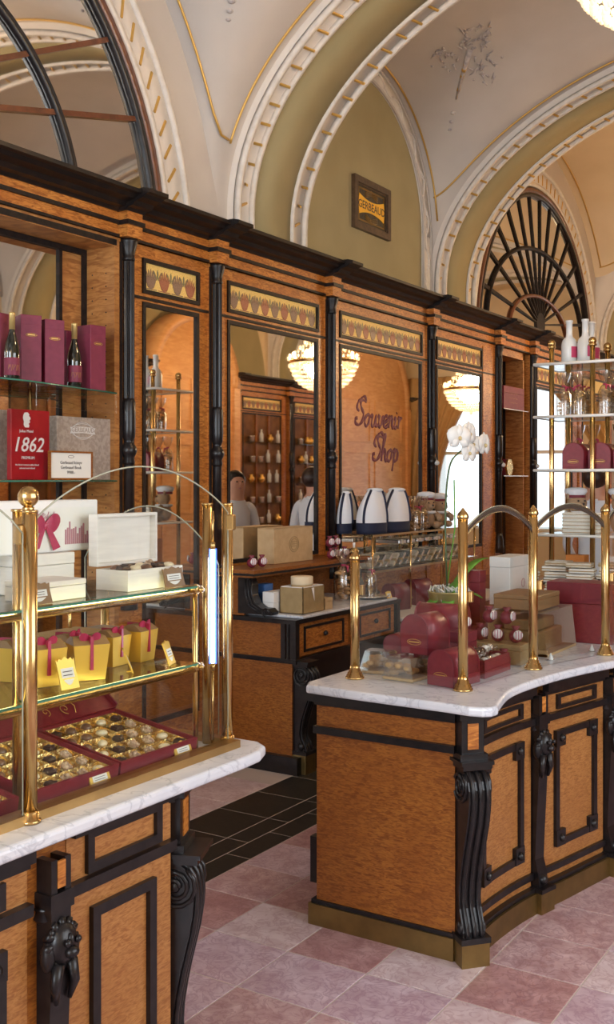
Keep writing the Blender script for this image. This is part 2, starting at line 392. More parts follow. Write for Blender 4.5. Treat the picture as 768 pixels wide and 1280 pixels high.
# ================================================================== STRUCTURE
# ---- floor: bed, tiles in a square grid, black border tiles behind the counters
fl = MB().box(-4.6, 1.6, -4.0, 18.2, -0.12, -0.0012).build('floor', 'grout'); struct(fl)
fl.location = (0, 0, 0)
TX, TY, G = 0.325, 0.31, 0.0028
tile_me = {}
def tile_mesh(w, l, m):
    k = (round(w, 3), round(l, 3), m)
    if k not in tile_me:
        o = MB().bbox(-w / 2 + G, w / 2 - G, -l / 2 + G, l / 2 - G, -0.02, 0, 0.0012).build('tile', m)
        tile_me[k] = o.data; bpy.data.objects.remove(o)
    return tile_me[k]
kinds = ['tile_pink', 'tile_pink', 'tile_pale', 'tile_rose', 'tile_lilac', 'tile_pink', 'tile_lilac', 'tile_rose']
known = {(1, 3): 'tile_pale', (1, 2): 'tile_lilac', (2, 2): 'tile_lilac', (2, 3): 'tile_rose', (3, 3): 'tile_pale', (0, 3): 'tile_rose', (0, 2): 'tile_rose', (4, 3): 'tile_rose',
         (1, 1): 'tile_lilac', (2, 1): 'tile_pink', (4, 2): 'tile_pale', (3, 2): 'tile_lilac', (5, 3): 'tile_lilac', (5, 4): 'tile_pale', (4, 4): 'tile_pink', (0, 4): 'tile_pink', (1, 4): 'tile_rose', (2, 4): 'tile_pink'}
rr = random.Random(3)
rest = MB()
for i in range(13):
    for j in range(-22, 48):
        x0 = -2.735 + i * TX; y0 = 2.235 + j * TY
        if y0 < -3.9 or y0 + TY > 18.1: continue
        if 0 <= i <= 11 and -2 <= j <= 14:
            piece('tile', tile_mesh(TX, TY, known.get((i, j), rr.choice(kinds))), None, (x0 + TX / 2, y0 + TY / 2, 0), fl)
        else: rest.bbox(x0 + G, x0 + TX - G, y0 + G, y0 + TY - G, -0.02, 0, 0.0012)
o = rest.build('tile_field', 'tile_pink', fl); o['kind'] = 'stuff'
rest2 = MB()
for j in range(-12, 45):
    y0 = 2.12 + j * 0.345
    if y0 + .345 > 18.1: continue
    for x0, x1 in ((-3.30, -2.99), (-2.99, -2.868), (-2.868, -2.735)):
        if -1 <= j <= 14:
            piece('black_tile', tile_mesh(x1 - x0, 0.345, 'tile_black'), None, ((x0 + x1) / 2, y0 + 0.1725 + (0.17 if x0 < -2.95 else 0), 0), fl)
        else: rest2.bbox(x0 + G, x1 - G, y0 + G, y0 + 0.345 - G, -0.02, 0, 0.0012)
o = rest2.build('black_tile_field', 'tile_black', fl); o['kind'] = 'stuff'
for j in range(8):
    for i in range(3):
        piece('tile', tile_mesh(0.40, 0.40, 'tile_pale'), None, (-3.50 - 0.40 * i, 1.80 + 0.40 * j + 0.05, 0), fl)

# ---- walls
WL, WR = -4.06, 1.36
def arch_poly(yc, r, zc, z0, n=28): return [(yc + r, z0)] + [(yc + r * math.cos(PI * k / n), zc + r * math.sin(PI * k / n)) for k in range(n + 1)] + [(yc - r, z0)]
w = MB(); w.box(-4.3, WL, -4.0, 18.2, 3.02, 6.0); w.box(-4.7, -4.5, -4.0, 18.2, -0.1, 3.1)
w = struct(w.build('wall_left', 'plaster'))
wl = w
w = MB()
# street side wall with a shop window opening at y 1.2..4.4 and the room's far part closed
w.box(WR, WR + .25, -4, 1.0, -.1, 6); w.box(WR, WR + .25, 4.6, 18.2, -.1, 6); w.box(WR, WR + .25, 1.0, 4.6, -.1, .9); w.box(WR, WR + .25, 1.0, 4.6, 3.3, 6)
wr = struct(w.build('wall_right', 'cream_wall'))
w = MB()
w.box(-4.7, -3.25, -4.0, -3.8, -.1, 6); w.box(.55, 1.7, -4.0, -3.8, -.1, 6); w.box(-3.25, .55, -4.0, -3.8, -.1, .7); w.box(-3.25, .55, -4.0, -3.8, 4.0, 6)
struct(w.build('wall_back', 'plaster'))
w = MB()
w.box(-4.7, -1.75, 18.0, 18.2, -.1, 6); w.box(.75, 1.7, 18.0, 18.2, -.1, 6); w.box(-1.75, .75, 18.0, 18.2, -.1, .8); w.box(-1.75, .75, 18.0, 18.2, 3.6, 6)
struct(w.build('wall_front', 'cream_wall'))
def window(name, xs, y, z0, z1, nz, mat_='white_card'):
    f = MB()
    for x in xs: f.box(x - .04, x + .04, y - .04, y + .04, z0, z1)
    for k in range(nz + 1):
        z = z0 + (z1 - z0) * k / nz; f.box(xs[0], xs[-1], y - .035, y + .035, z - .03, z + .03)
    r = struct(f.build(name, mat_))
    for a, b in zip(xs[:-1], xs[1:]):
        for k in range(nz):
            MB().box(a + .04, b - .04, y - .004, y + .004, z0 + (z1 - z0) * k / nz + .03, z0 + (z1 - z0) * (k + 1) / nz - .03).build('pane', 'glass', r)
    return r
window('window_1', [-3.25, -2.3, -1.35, -.4, .55], -3.9, .7, 4.0, 2)
window('window_2', [-1.75, -.5, .75], 18.1, .8, 3.6, 2)
f = MB()
for y in (1.0, 2.2, 3.4, 4.6): f.box(WR + .08, WR + .16, y - .04, y + .04, .9, 3.3)
for z in (.9, 2.5, 3.3): f.box(WR + .08, WR + .16, 1.0, 4.6, z - .03, z + .03)
w3 = struct(f.build('window_3', 'white_card'))
for a in (1.04, 2.24, 3.44):
    for z0, z1 in ((.93, 2.47), (2.53, 3.27)): MB().box(WR + .116, WR + .124, a, a + 1.12, z0, z1).build('pane', 'glass', w3)

# ---- vaulted ceiling
XC, RX, ZC, RZ, ZS = -1.35, 2.71, 3.44, 1.73, 3.44
def A(x): return ZC + RZ * math.sqrt(max(0.0, 1 - ((x - XC) / RX) ** 2))
def ell(t, off=0.0): return (XC - (RX + off) * math.cos(t), ZC + (RZ + off) * math.sin(t))
ARCHES = [(-.7, .1), (5.45, 6.28), (8.44, 9.28), (13.3, 14.1), (16.35, 17.15)]
BAYS = [(-4.0, -.7, -2.3, .9, 3.4), (.1, 5.45, 2.94, 2.42, 3.05), (6.28, 8.44, 7.21, 1.21, 3.83), (9.28, 13.3, 11.22, 2.42, 3.05), (14.1, 16.35, 15.2, 1.15, 3.83), (17.15, 18.2, 17.7, .4, 3.83)]
def vz(x, y, bay, p=5.0):
    y0, y1, yc, r, zc = bay
    a = max(A(x) - ZS, 0.0); q = r * r - (y - yc) ** 2
    b = max(zc + math.sqrt(q) - ZS, 0.0) if q > 0 else 0.0
    return ZS + (a ** p + b ** p) ** (1 / p)
cl = bpy.data.objects.new('ceiling', None); COL.objects.link(cl); struct(cl)
for bi, bay in enumerate(BAYS):
    nx, ny = 72, 60; vs = []; fs = []
    for i in range(nx + 1):
        x = XC - RX * math.cos(PI * i / nx)
        for j in range(ny + 1):
            y = bay[0] + (bay[1] - bay[0]) * j / ny; vs.append((x, y, vz(x, y, bay)))
    for i in range(nx):
        for j in range(ny): k = i * (ny + 1) + j; fs.append((k, k + 1, k + ny + 2, k + ny + 1))
    MB().add(vs, fs, True).build('vault', 'cream_wall' if bi >= 3 else 'plaster', cl, recalc=False)
MB().box(-4.7, 1.7, -4, 18.2, 6.0, 6.15).build('roof_slab', 'plaster', cl)

# ---- transverse arches: body, olive soffit, mouldings, gilded ticks
tick_me = MB().bbox(-.009, .009, -.058, .058, -.006, .006, .003).build('tick', 'gold_paint'); tm = tick_me.data; bpy.data.objects.remove(tick_me)
def arc_strip(mb, y0, y1, o0, o1, n=56, zb=3.0):
    o0 -= .055; o1 -= .055
    vs = []; fs = []
    path = [(None, zb)] + [PI * k / n for k in range(n + 1)] + [(None, zb)]
    pts = []
    for q in range(n + 3):
        for (y, o) in ((y0, o0), (y1, o0), (y1, o1), (y0, o1)):
            if q == 0: x, z = ell(0, o)[0], zb
            elif q == n + 2: x, z = ell(PI, o)[0], zb
            else: x, z = ell(PI * (q - 1) / n, o)
            vs.append((x, y, z))
    for q in range(n + 2):
        for k in range(4):
            k2 = (k + 1) % 4; fs.append((q * 4 + k, q * 4 + k2, (q + 1) * 4 + k2, (q + 1) * 4 + k))
    mb.add(vs, fs, True)
for ai, (y0, y1) in enumerate(ARCHES):
    if ai == 0: continue
    root = bpy.data.objects.new('trim_%d' % (ai + 1), None); COL.objects.link(root); root.location = (XC, (y0 + y1) / 2, 3.15); struct(root)
    b = MB(); arc_strip(b, y0, y1, 0.0, .4); b.build('arch_body', 'plaster_white', root)
    bw = .19
    b = MB(); arc_strip(b, y0 + bw, y1 - bw, -.012, .01); b.build('soffit', 'olive', root)
    b = MB()
    for ya, yb, d in ((y0, y0 + .035, -.035), (y0 + bw - .03, y0 + bw, -.03), (y1 - bw, y1 - bw + .03, -.03), (y1 - .035, y1, -.035)): arc_strip(b, ya, yb, d, .005)
    b.build('moulding', 'plaster_relief', root)
    if ai in (1, 2):
        for yy, sgn in ((y0 + .095, 1), (y1 - .095, 1)):
            t = .03
            while t < 1.9:
                x, z = ell(t, -.063)
                tx, tz = RX * math.sin(t), RZ * math.cos(t); L = math.hypot(tx, tz); tx /= L; tz /= L
                nrm = Vector((tz, 0, -tx)); tan = Vector((tx, 0, tz)); q = (tan * .42 + Vector((0, 1, 0)) * sgn).normalized()
                M = Matrix((nrm.cross(q).normalized(), q, nrm)).transposed()
                piece('tick', tm, None, Vector((x, yy, z)) - root.location, root, M.to_euler())
                t += .135 / L * 1.0
# gilded lines on the webs
gl = bpy.data.objects.new('trim_7', None); COL.objects.link(gl); gl.location = (WL, 5.4, 3.7); struct(gl)
for bi in (1, 2, 3):
    bay = BAYS[bi]; y0, y1, yc, r, zc = bay
    pts = []
    for k in range(61):
        y = yc - r * .995 + 2 * r * .995 * k / 60
        z = vz(-3.98, y, bay) - .008
        if z > (3.95 if bi == 2 else 3.72) and y0 < y < y1: pts.append((-3.98 + .012, y, z))
    if len(pts) > 2: MB().tube(pts, .0085, 6).build('gilded_line', 'gold_paint', gl)
    for ye in (y0 + .07, y1 - .07):
        pts = []
        for k in range(90):
            x = XC - RX * math.cos(PI * .5 * (.04 + k / 90))
            if vz(x, ye, bay) > (3.95 if bi == 2 else 3.72) and x > -3.99: pts.append((x, ye, vz(x, ye, bay) - .008))
        MB().tube(pts, .0085, 6).build('gilded_line', 'gold_paint', gl)

# ---- painted motifs on the webs (torch with garlands), thin relief following the vault
def on_vault(x, y, bay): return Vector((x, y, vz(x, y, bay) - .006))
def motif(bay, xa, ya, xb, yb, name, label):
    # axis from lower end (xa,ya) to upper end (xb,yb), in plan; u along, w across
    r = bpy.data.objects.new(name, None); COL.objects.link(r); r.parent = cl; r.location = on_vault(xa, ya, bay)
    d = Vector((xb - xa, yb - ya)); L = d.length; d /= L; w = Vector((-d.y, d.x))
    def P(u, v): return on_vault(xa + d.x * u * L + w.x * v, ya + d.y * u * L + w.y * v, bay)
    MB().tube([P(.25, 0), P(.5, 0), P(.72, 0)], [.008, .016, .028], 6).build('torch_shaft', 'motif_grey', r)
    b = MB()
    for u in (.32, .44, .5, .56, .62, .68): b.tube([P(u, 0), P(u + .025, 0)], .012 + .03 * (u - .25), 6)
    o = b.build('gilded_band', 'gold_paint', r); o['kind'] = 'stuff'
    b = MB()
    for u, q in ((.02, .016), (.075, .02), (.14, .024)): b.sphere(P(u, 0), q, 8, 5, (1, 1, .6))
    b.build('bead_drop', 'motif_grey', r)
    rq = random.Random(5)
    for nm, uu, vv, n in (('garland', .86, 0, 44), ('garland', .55, .17, 26), ('garland', .6, -.17, 26)):
        b = MB()
        for _ in range(n):
            u = uu + rq.uniform(-.12, .12); v = vv + rq.uniform(-.11, .11); p = P(u, v); q = P(u + rq.uniform(-.06, .06), v + rq.uniform(-.05, .05))
            b.tube([p, q], [.011, .003], 5)
        o = b.build(nm, 'motif_grey', r); o['kind'] = 'stuff'
motif(BAYS[2], -3.73, 8.144, -3.13, 7.378, 'painted_torch', '')
motif(BAYS[1], -3.725, 5.01, -3.25, 4.62, 'painted_torch', '')

# ---- lunettes: mirrored, left one with a grid of muntins, right one a fan
def ring(mb, yc, zc, r0, r1, x0, x1, a0, a1, n=40):
    vs = []; fs = []
    for k in range(n + 1):
        a = a0 + (a1 - a0) * k / n; c, s = math.cos(a), math.sin(a)
        for r, x in ((r0, x0), (r1, x0), (r1, x1), (r0, x1)): vs.append((x, yc + r * c, zc + r * s))
    for k in range(n):
        for q in range(4): q2 = (q + 1) % 4; fs.append((k * 4 + q, k * 4 + q2, (k + 1) * 4 + q2, (k + 1) * 4 + q))
    fs.append((0, 1, 2, 3)); fs.append(tuple(n * 4 + q for q in (3, 2, 1, 0)))
    mb.add(vs, fs, True); return mb
LZ = 3.05
for nm, yc, lab in (('lunette_mirror', 2.94, 'half-round mirror window with curved grid bars above the wine niche'), ('lunette_mirror', 11.22, 'half-round mirror window with black fan bars beyond the second arch')):
    r = thing(nm, lab, 'window', (WL, yc, LZ))
    poly = [(yc + 1.80 * math.cos(PI * k / 40), LZ + 1.80 * math.sin(PI * k / 40)) for k in range(41)]
    MB().prism(poly, 'x', WL, WL + .012).build('pane', 'mirror_lunette', r)
    ring(MB(), yc, LZ, 1.79, 1.84, WL, WL + .05, 0, PI).build('wood_frame', 'frame_red', r)
    ring(MB(), yc, LZ, 1.745, 1.785, WL, WL + .05, 0, PI).build('inner_bead', 'ebony', r)
    if yc < 5:
        for rad, w_ in ((.55, .018), (1.145, .022)): ring(MB(), yc, LZ, rad - w_, rad + w_, WL, WL + .045, 0, PI).build('muntin', 'ebony', r)
        for s in (-1, 1):
            for (ya_, za_), (yb_, zb_) in (((.38, 3.66), (1.43, 4.16)), ((.38, 3.475), (1.665, 3.775)), ((.25, 3.72), (.82, 4.62))):
                d_ = Vector((0, s * (yb_ - ya_), zb_ - za_)); L_ = d_.length; M_ = basis((WL, yc + s * ya_, za_), d_, (0, -d_.z, d_.y))
                MB().box(0, L_, -.014, .014, 0, .035 * (1 if s > 0 else 1), M_).build('muntin', 'frame_red', r)
    else:
        hz = 3.42
        for k in range(13):
            a = PI * (k + .5) / 13; c_, s_ = math.cos(a), math.sin(a)
            dz = hz - LZ; q_ = -dz * s_ + math.sqrt(max(0, (dz * s_) ** 2 - dz * dz + 1.765 ** 2)); M = basis((WL, yc, hz), (0, c_, s_), (0, -s_, c_))
            b = MB(); b.add([(.1, -.007, .013), (q_, -.02, .013), (q_, .02, .013), (.1, .007, .013), (.1, -.007, .028), (q_, -.02, .028), (q_, .02, .028), (.1, .007, .028)],
                            [(0, 1, 2, 3), (7, 6, 5, 4), (0, 4, 5, 1), (1, 5, 6, 2), (2, 6, 7, 3), (3, 7, 4, 0)], False, M)
            b.build('muntin', 'ebony_matte', r)
        for rx_, rz_, m_ in ((.92, .42, 'frame_red'), (1.52, .93, 'ebony_matte')):
            MB().tube([(WL + .024, yc + rx_ * math.cos(PI * k / 40), 3.3 + rz_ * math.sin(PI * k / 40)) for k in range(41)], .022, 8).build('muntin', m_, r)
        MB().prism([(yc + .13 * math.cos(2 * PI * k / 20), hz + .13 * math.sin(2 * PI * k / 20)) for k in range(20)], 'x', WL, WL + .03).build('hub', 'ebony_matte', r)
    # archivolt band on the wall with gilded ticks
    t = bpy.data.objects.new('trim_%d' % (8 if yc < 5 else 9), None); COL.objects.link(t); t.location = (WL, yc, LZ); struct(t)
    ring(MB(), yc, LZ, 1.86, 2.10, WL - .01, WL + .02, 0, PI).build('archivolt', 'plaster_white', t)
    b = MB(); ring(b, yc, LZ, 1.86, 1.90, WL, WL + .045, 0, PI); ring(b, yc, LZ, 2.07, 2.10, WL, WL + .045, 0, PI); b.build('moulding', 'plaster_relief', t)
    n = 46
    for k in range(n):
        a = PI * (k + .5) / n; rt = Vector((0, math.cos(a), math.sin(a))); tn = Vector((0, -math.sin(a), math.cos(a)))
        q = (rt + tn * (.9 if yc < 5 else 0)).normalized(); nr = Vector((1, 0, 0)); M = Matrix((nr.cross(q).normalized(), q, nr)).transposed()
        piece('tick', tm, None, Vector((.022, 0, 0)) + rt * 1.985, t, M.to_euler())

# ---- olive tympanum with its ornamented band and the framed picture
for yc, nm in ((7.21, 'trim_10'), (15.2, 'trim_11')):
    t = bpy.data.objects.new(nm, None); COL.objects.link(t); t.location = (WL, yc, 3.15); struct(t)
    MB().prism(arch_poly(yc, 1.06, 3.83, 3.15), 'x', WL - .01, WL + .012).build('tympanum', 'olive', t)
    b = MB(); ring(b, yc, 3.83, 1.05, 1.20, WL, WL + .03, 0, PI)
    for s in (-1, 1): b.box(WL, WL + .03, yc + s * 1.05, yc + s * 1.20, 3.15, 3.83)
    b.build('ornament_band', 'plaster_relief', t)
    b = MB()
    for rad in (1.055, 1.195):
        b.tube([(WL + .032, yc + rad, 3.15)] + [(WL + .032, yc + rad * math.cos(PI * k / 40), 3.83 + rad * math.sin(PI * k / 40)) for k in range(41)] + [(WL + .032, yc - rad, 3.15)], .011, 6)
    b.build('moulding', 'plaster', t)
    if yc < 10:
        b = MB()       # running tendril in relief
        L = 0; pts = []
        for k in range(160):
            s = k / 159 * (PI * 1.125 + 1.3) - .65
            off = 1.125 + .035 * math.sin(k * .55)
            if s < 0: p = (yc + off, 3.83 + s)
            elif s > PI * 1.125: p = (yc - off, 3.83 - (s - PI * 1.125))
            else: a = s / 1.125; p = (yc + off * math.cos(a), 3.83 + off * math.sin(a))
            pts.append((WL + .033, p[0], p[1]))
        b.tube(pts, .009, 5)
        for k in range(3, 157, 5): b.sphere(pts[k], .022, 6, 4, (.5, 1, 1))
        b.build('tendril', 'plaster_relief', t)
# same tympana and lunettes on the street side wall, seen in the mirrors
for yc in (7.21, 15.2):
    MB().prism(arch_poly(yc, 1.06, 3.83, 3.15), 'x', WR - .012, WR + .01).build('tympanum', 'olive', wr)
    b = MB(); ring(b, yc, 3.83, 1.05, 1.20, WR - .03, WR, 0, PI); b.build('ornament_band', 'plaster_relief', wr)
MB().prism(arch_poly(11.22, 2.0, 3.05, 3.0), 'x', WR - .012, WR + .01).build('tympanum', 'olive', wr)

pic = thing('framed_sign', 'dark framed shop emblem with yellow banner hung on the olive wall', 'picture', (-4.04, 7.333, 3.65))
py0, py1, pz0, pz1 = 7.037, 7.629, 3.655, 4.065
px = WL + .012
fb = MB(); fb.frame(py0, py1, pz0, pz1, .05, px, px + .035); fb.frame(py0 + .05, py1 - .05, pz0 + .05, pz1 - .05, .012, px, px + .02); fb.build('frame', 'frame_wood', pic)
MB().box(px, px + .012, py0 + .04, py1 - .04, pz0 + .04, pz1 - .04).build('panel', 'tympan_dark', pic)
b = MB(); b.frame(py0 + .085, py1 - .085, pz0 + .075, pz1 - .075, .012, px + .01, px + .016); b.build('gilt_line', 'brass_dull', pic)
yc, zc = (py0 + py1) / 2, (pz0 + pz1) / 2
ban = [(yc - .20 + .40 * k / 12, zc + .045 + .035 * (2 * k / 12 - 1) ** 2) for k in range(13)] + [(yc + .215, zc)] + [(yc + .20 - .40 * k / 12, zc - .045 - .035 * (2 * k / 12 - 1) ** 2) for k in range(13)] + [(yc - .215, zc)]
bo = MB().prism(ban, 'x', px + .012, px + .018).build('banner', 'banner_yellow', pic)
text_mb('GERBEAUD', .088, basis((px + .0185, yc, zc - .002), (0, 1, 0), (0, 0, 1)), bold=.001).build('lettering', 'frame_wood', bo)
b = MB()
for s in (-1, 1):
    for k in range(5): b.tube([(px + .014, yc - .1 + .2 * q / 10, zc + s * (.095 + .016 * k * .6 - .03 * abs(q / 5 - 1))) for q in range(11)], .003, 5)
b.build('scrollwork', 'brass_dull', pic)

# ---- wall panelling (left) : bays, columns, cornice
palm = {}
def palmette(m):
    if m not in palm:
        b = MB()
        for k in range(7):
            a = PI / 2 - (k - 3) * .125; L = (.078, .095, .104, .11, .104, .095, .078)[k]; c, s = math.cos(a), math.sin(a)
            pts = []
            for q in range(8):
                t = 2 * PI * q / 8; u = L * .5 + L * .5 * math.cos(t); v = .0062 * math.sin(t)
                pts.append(((k - 3) * .0062 + u * c - v * s, .008 + u * s + v * c))
            b.prism(pts, 'x', 0, .0025)
        b.prism([(.016 * math.cos(2 * PI * q / 8), .014 + .012 * math.sin(2 * PI * q / 8)) for q in range(8)], 'x', 0, .003); b.prism([(-.05, .0), (.05, .0), (.05, .005), (-.05, .005)], 'x', 0, .002)
        o = b.build('palmette', m); palm[m] = o.data; bpy.data.objects.remove(o)
    return palm[m]
bud = MB()
for k in range(3):
    a = PI / 2 + (k - 1) * .5; bud.prism([(.045 * math.cos(a) + .03 * math.cos(2 * PI * q / 6) * math.cos(a) - .007 * math.sin(2 * PI * q / 6) * math.sin(a), .045 * math.sin(a) + .03 * math.cos(2 * PI * q / 6) * math.sin(a) + .007 * math.sin(2 * PI * q / 6) * math.cos(a)) for q in range(6)], 'x', 0, .0022)
_o = bud.build('bud', 'mosaic_green'); bud_me = _o.data; bpy.data.objects.remove(_o)

def bay(side, ya, yb, m0, m1, zb, zm0, label, pane='mirror', mosaic=True, fine=True, name='mirror_panel', zt=3.0, zmt=2.67, cat='wall mirror'):
    X = (lambda d: -3.88 + d) if side == 'L' else (lambda d: 1.2 - d)
    r = thing(name, label, cat, (X(-.05), (ya + yb) / 2, zb))
    fr = MB()
    fr.box(X(-.16), X(0), ya, m0, zb, zt); fr.box(X(-.16), X(0), m1, yb, zb, zt)
    fr.box(X(-.16), X(0), m0, m1, zmt, 2.745); fr.box(X(-.16), X(0), m0, m1, 2.92, zt); fr.box(X(-.16), X(0), m0, m1, zb, zm0)
    fr.box(X(-.16), X(-.05), m0, m1, zm0, zt)
    # raised edges of the stiles
    for y0, y1 in ((ya + .008, m0 - .03), (m1 + .03, yb - .008)):
        if y1 - y0 > .07: fr.box(X(0), X(.008), y0 + .01, y1 - .01, zb + .05, zt - .04)
    fr.build('frame', 'burl', r)
    bd = MB(); bd.frame(m0 - .018, m1 + .018, zm0 - .018, zmt + .018, .024, X(-.03), X(.009)); bd.build('mirror_bead', 'ebony_matte', r)
    bd = MB(); bd.frame(m0 - .02, m1 + .02, 2.735, 2.93, .022, X(-.03), X(.014)); bd.build('frieze_bead', 'ebony_matte', r)
    bd = MB(); bd.box(X(0), X(.012), ya, yb, 2.70, 2.715); bd.build('rail_bead', 'ebony_matte', r)
    mir = MB().box(X(-.05), X(-.004), m0, m1, zm0, zmt).build('mirror_pane' if pane == 'mirror' else 'cabinet_back', pane, r)
    if pane != 'mirror':
        for k in range(5): MB().box(X(-.02), X(.10), m0 + .03, m1 - .03, zm0 + .25 + k * .3, zm0 + .262 + k * .3).build('cabinet_shelf', 'shelf_glass', r)
        nq = int((m1 - m0) / .3)
        for k in range(1, nq): MB().box(X(-.02), X(.02), m0 + (m1 - m0) * k / nq - .02, m0 + (m1 - m0) * k / nq + .02, zm0, zmt).build('cabinet_mullion', 'burl_dark', r)
    mo = MB().box(X(-.05), X(-.003), m0, m1, 2.75, 2.915).build('mosaic_frieze', 'mosaic_gold', r)
    L = m1 - m0; n = max(3, round(L / .112)); st = L / n
    if fine:
        for k in range(n):
            me = palmette('mosaic_red' if k % 2 else 'mosaic_brown')
            loc = Vector((X(-.003), m0 + st * (k + .5), 2.765)) - r.location
            piece('palmette', me, None, loc, mo, (0, 0, 0 if side == 'L' else PI))
            if k < n - 1: piece('bud', bud_me, None, Vector((X(-.003), m0 + st * (k + 1), 2.81)) - r.location, mo, (0, 0, 0 if side == 'L' else PI))
    return r, X
bay('L', 4.345, 5.01, 4.44, 4.905, 0.0, .35, 'narrow tall mirror door with a short mosaic frieze beside the wine niche')
b3, X3 = bay('L', 5.13, 6.355, 5.225, 6.25, 1.0, 1.20, 'wide wall mirror over the cardboard box on the wall cabinet')
b4, X4 = bay('L', 6.475, 8.0, 6.585, 7.90, .8, 1.10, 'wall mirror painted with the words of the souvenir shop')
bay('L', 8.12, 9.49, 8.215, 9.17, .8, 1.10, 'wall mirror behind the white orchid reflecting a bright window and curtain')
bay('L', 10.55, 12.0, 10.66, 11.8, .2, .6, 'wall mirror behind the brass shelf stand beyond the small niche')
bay('L', 12.05, 13.4, 12.2, 13.2, .2, .6, 'last wall mirror at the far end beyond the brass shelf stand', fine=False)
# lower boarding between floor and the mirrors
lw = MB(); lw.box(-4.05, -3.89, 5.0, 9.4, 0, 1.02); struct(lw.build('trim_12', 'burl_dark'))

# script lettering on the mirror, drawn as strokes
def stroke_text(words, ox, oz, x, h, parent, m):
    G_ = {'S': ([[(.62, .86), (.5, 1.02), (.3, .98), (.24, .78), (.36, .6), (.52, .44), (.52, .2), (.32, .02), (.06, .06), (.0, .22), (.12, .26)], [(.2, .5), (.02, .62), (.08, .84), (.3, .9), (.62, .86)]], .66),
          'o': ([[(.2, .42), (.04, .3), (.04, .1), (.18, .0), (.32, .12), (.32, .32), (.2, .42), (.34, .38), (.46, .36)]], .46),
          'u': ([[(.0, .34), (.08, .42), (.08, .12), (.16, .0), (.3, .08), (.36, .42), (.36, .1), (.44, .0), (.52, .1)]], .5),
          'v': ([[(.0, .34), (.08, .42), (.12, .1), (.2, .0), (.32, .14), (.34, .4), (.44, .36)]], .44),
          'e': ([[(.02, .16), (.26, .26), (.26, .4), (.12, .42), (.04, .2), (.1, .02), (.26, .02), (.38, .16)]], .38),
          'n': ([[(.0, .34), (.08, .42), (.08, .0)], [(.08, .24), (.2, .42), (.3, .36), (.3, .1), (.38, .0), (.46, .1)]], .46),
          'i': ([[(.0, .3), (.08, .42), (.08, .1), (.16, .0), (.26, .1)], [(.1, .56), (.12, .58)]], .26),
          'r': ([[(.0, .34), (.1, .42), (.1, .0)], [(.1, .24), (.2, .4), (.32, .4)]], .36),
          'h': ([[(.0, .3), (.14, .9), (.08, .98), (.04, .8), (.04, .0)], [(.04, .2), (.16, .42), (.28, .36), (.28, .1), (.36, .0), (.44, .1)]], .44),
          'p': ([[(.0, .34), (.08, .42), (.06, -.36)], [(.08, .28), (.2, .42), (.34, .34), (.32, .08), (.18, .0), (.08, .1)]], .42)}
    for (word, wx, wz) in words:
        cx = wx
        for ch in word:
            st, adv = G_[ch]
            b = MB()
            for s in st:
                P = []
                for i in range(len(s) - 1):      # Catmull-Rom smoothing
                    p0 = s[max(i - 1, 0)]; p1 = s[i]; p2 = s[i + 1]; p3 = s[min(i + 2, len(s) - 1)]
                    for q in range(4):
                        t = q / 4; f = lambda a, b_, c, d: .5 * ((2 * b_) + (-a + c) * t + (2 * a - 5 * b_ + 4 * c - d) * t * t + (-a + 3 * b_ - 3 * c + d) * t ** 3)
                        P.append((f(p0[0], p1[0], p2[0], p3[0]), f(p0[1], p1[1], p2[1], p3[1])))
                P.append(s[-1])
                pts = [(x, oz and (ox + (cx + a + .25 * c) * h), oz + (wz + c) * h) for a, c in P]
                rs = [(.0065 + .0075 * (abs(math.sin(k * .45)))) * h / .2 for k in range(len(pts))]
                b.tube(pts, rs, 5)
            # flatten against the glass
            b.v = [(x + (v[0] - x) * .12, v[1], v[2]) for v in b.v]
            b.build('letter', m, parent)
            cx += adv
stroke_text([('Souvenir', 0.0, 0.0), ('Shop', 1.25, -1.22)], 6.80, 2.11, -3.8815, .215, [c for c in b4.children if c.name.startswith('mirror_pane')][0], 'lettering')

# columns
def flute_poly(r, n=18):
    p = []
    for k in range(n * 2): a = PI * k / n; q = r if k % 2 == 0 else r * .86; p.append((q * math.cos(a), q * math.sin(a)))
    return p
proto_col = thing('half_column', 'x', 'column', (0, 0, 1.0))
MB().prism(flute_poly(.030), 'z', 2.0, 2.90).build('fluted_shaft', 'ebony', proto_col)
MB().lathe([(.028, 1.18), (.028, 1.86), (.030, 1.9)], (0, 0, 0), 14).build('lower_shaft', 'ebony', proto_col)
MB().lathe([(.028, 1.72), (.034, 1.735), (.029, 1.76), (.040, 1.78), (.046, 1.80), (.040, 1.82), (.027, 1.84), (.027, 1.855), (.034, 1.87), (.037, 1.92), (.0375, 2.0), (.036, 2.06), (.031, 2.08)], (0, 0, .06), 16).build('turned_collar', 'ebony', proto_col)
MB().lathe([(.030, 2.88), (.036, 2.893), (.032, 2.902), (.034, 2.93), (.047, 2.975), (.05, 2.985), (.05, 3.0)], (0, 0, 0), 14).build('capital', 'ebony_worn', proto_col)
MB().lathe([(.05, 1.0), (.05, 1.06), (.042, 1.09), (.045, 1.12), (.035, 1.16), (.030, 1.19)], (0, 0, 0), 14).build('base', 'ebony', proto_col)
for y, lab in ((4.283, 'black fluted half column between the wine niche and the narrow mirror'), (5.07, 'black fluted half column between the narrow mirror and the wide mirror'),
               (6.415, 'black fluted half column left of the lettered mirror'), (8.06, 'black fluted half column between the lettered mirror and the orchid mirror'),
               (9.55, 'black half column at the near side of the small box niche'), (10.49, 'black half column at the far side of the small box niche')):
    c_ = dup(proto_col, (-3.852, y, 1.0), label=lab, group='black half columns of the wall panelling')
    if y > 8: MB().sphere((.045, 0, .845), .022, 12, 8).build('glass_knob', 'frosted', c_, world=False)
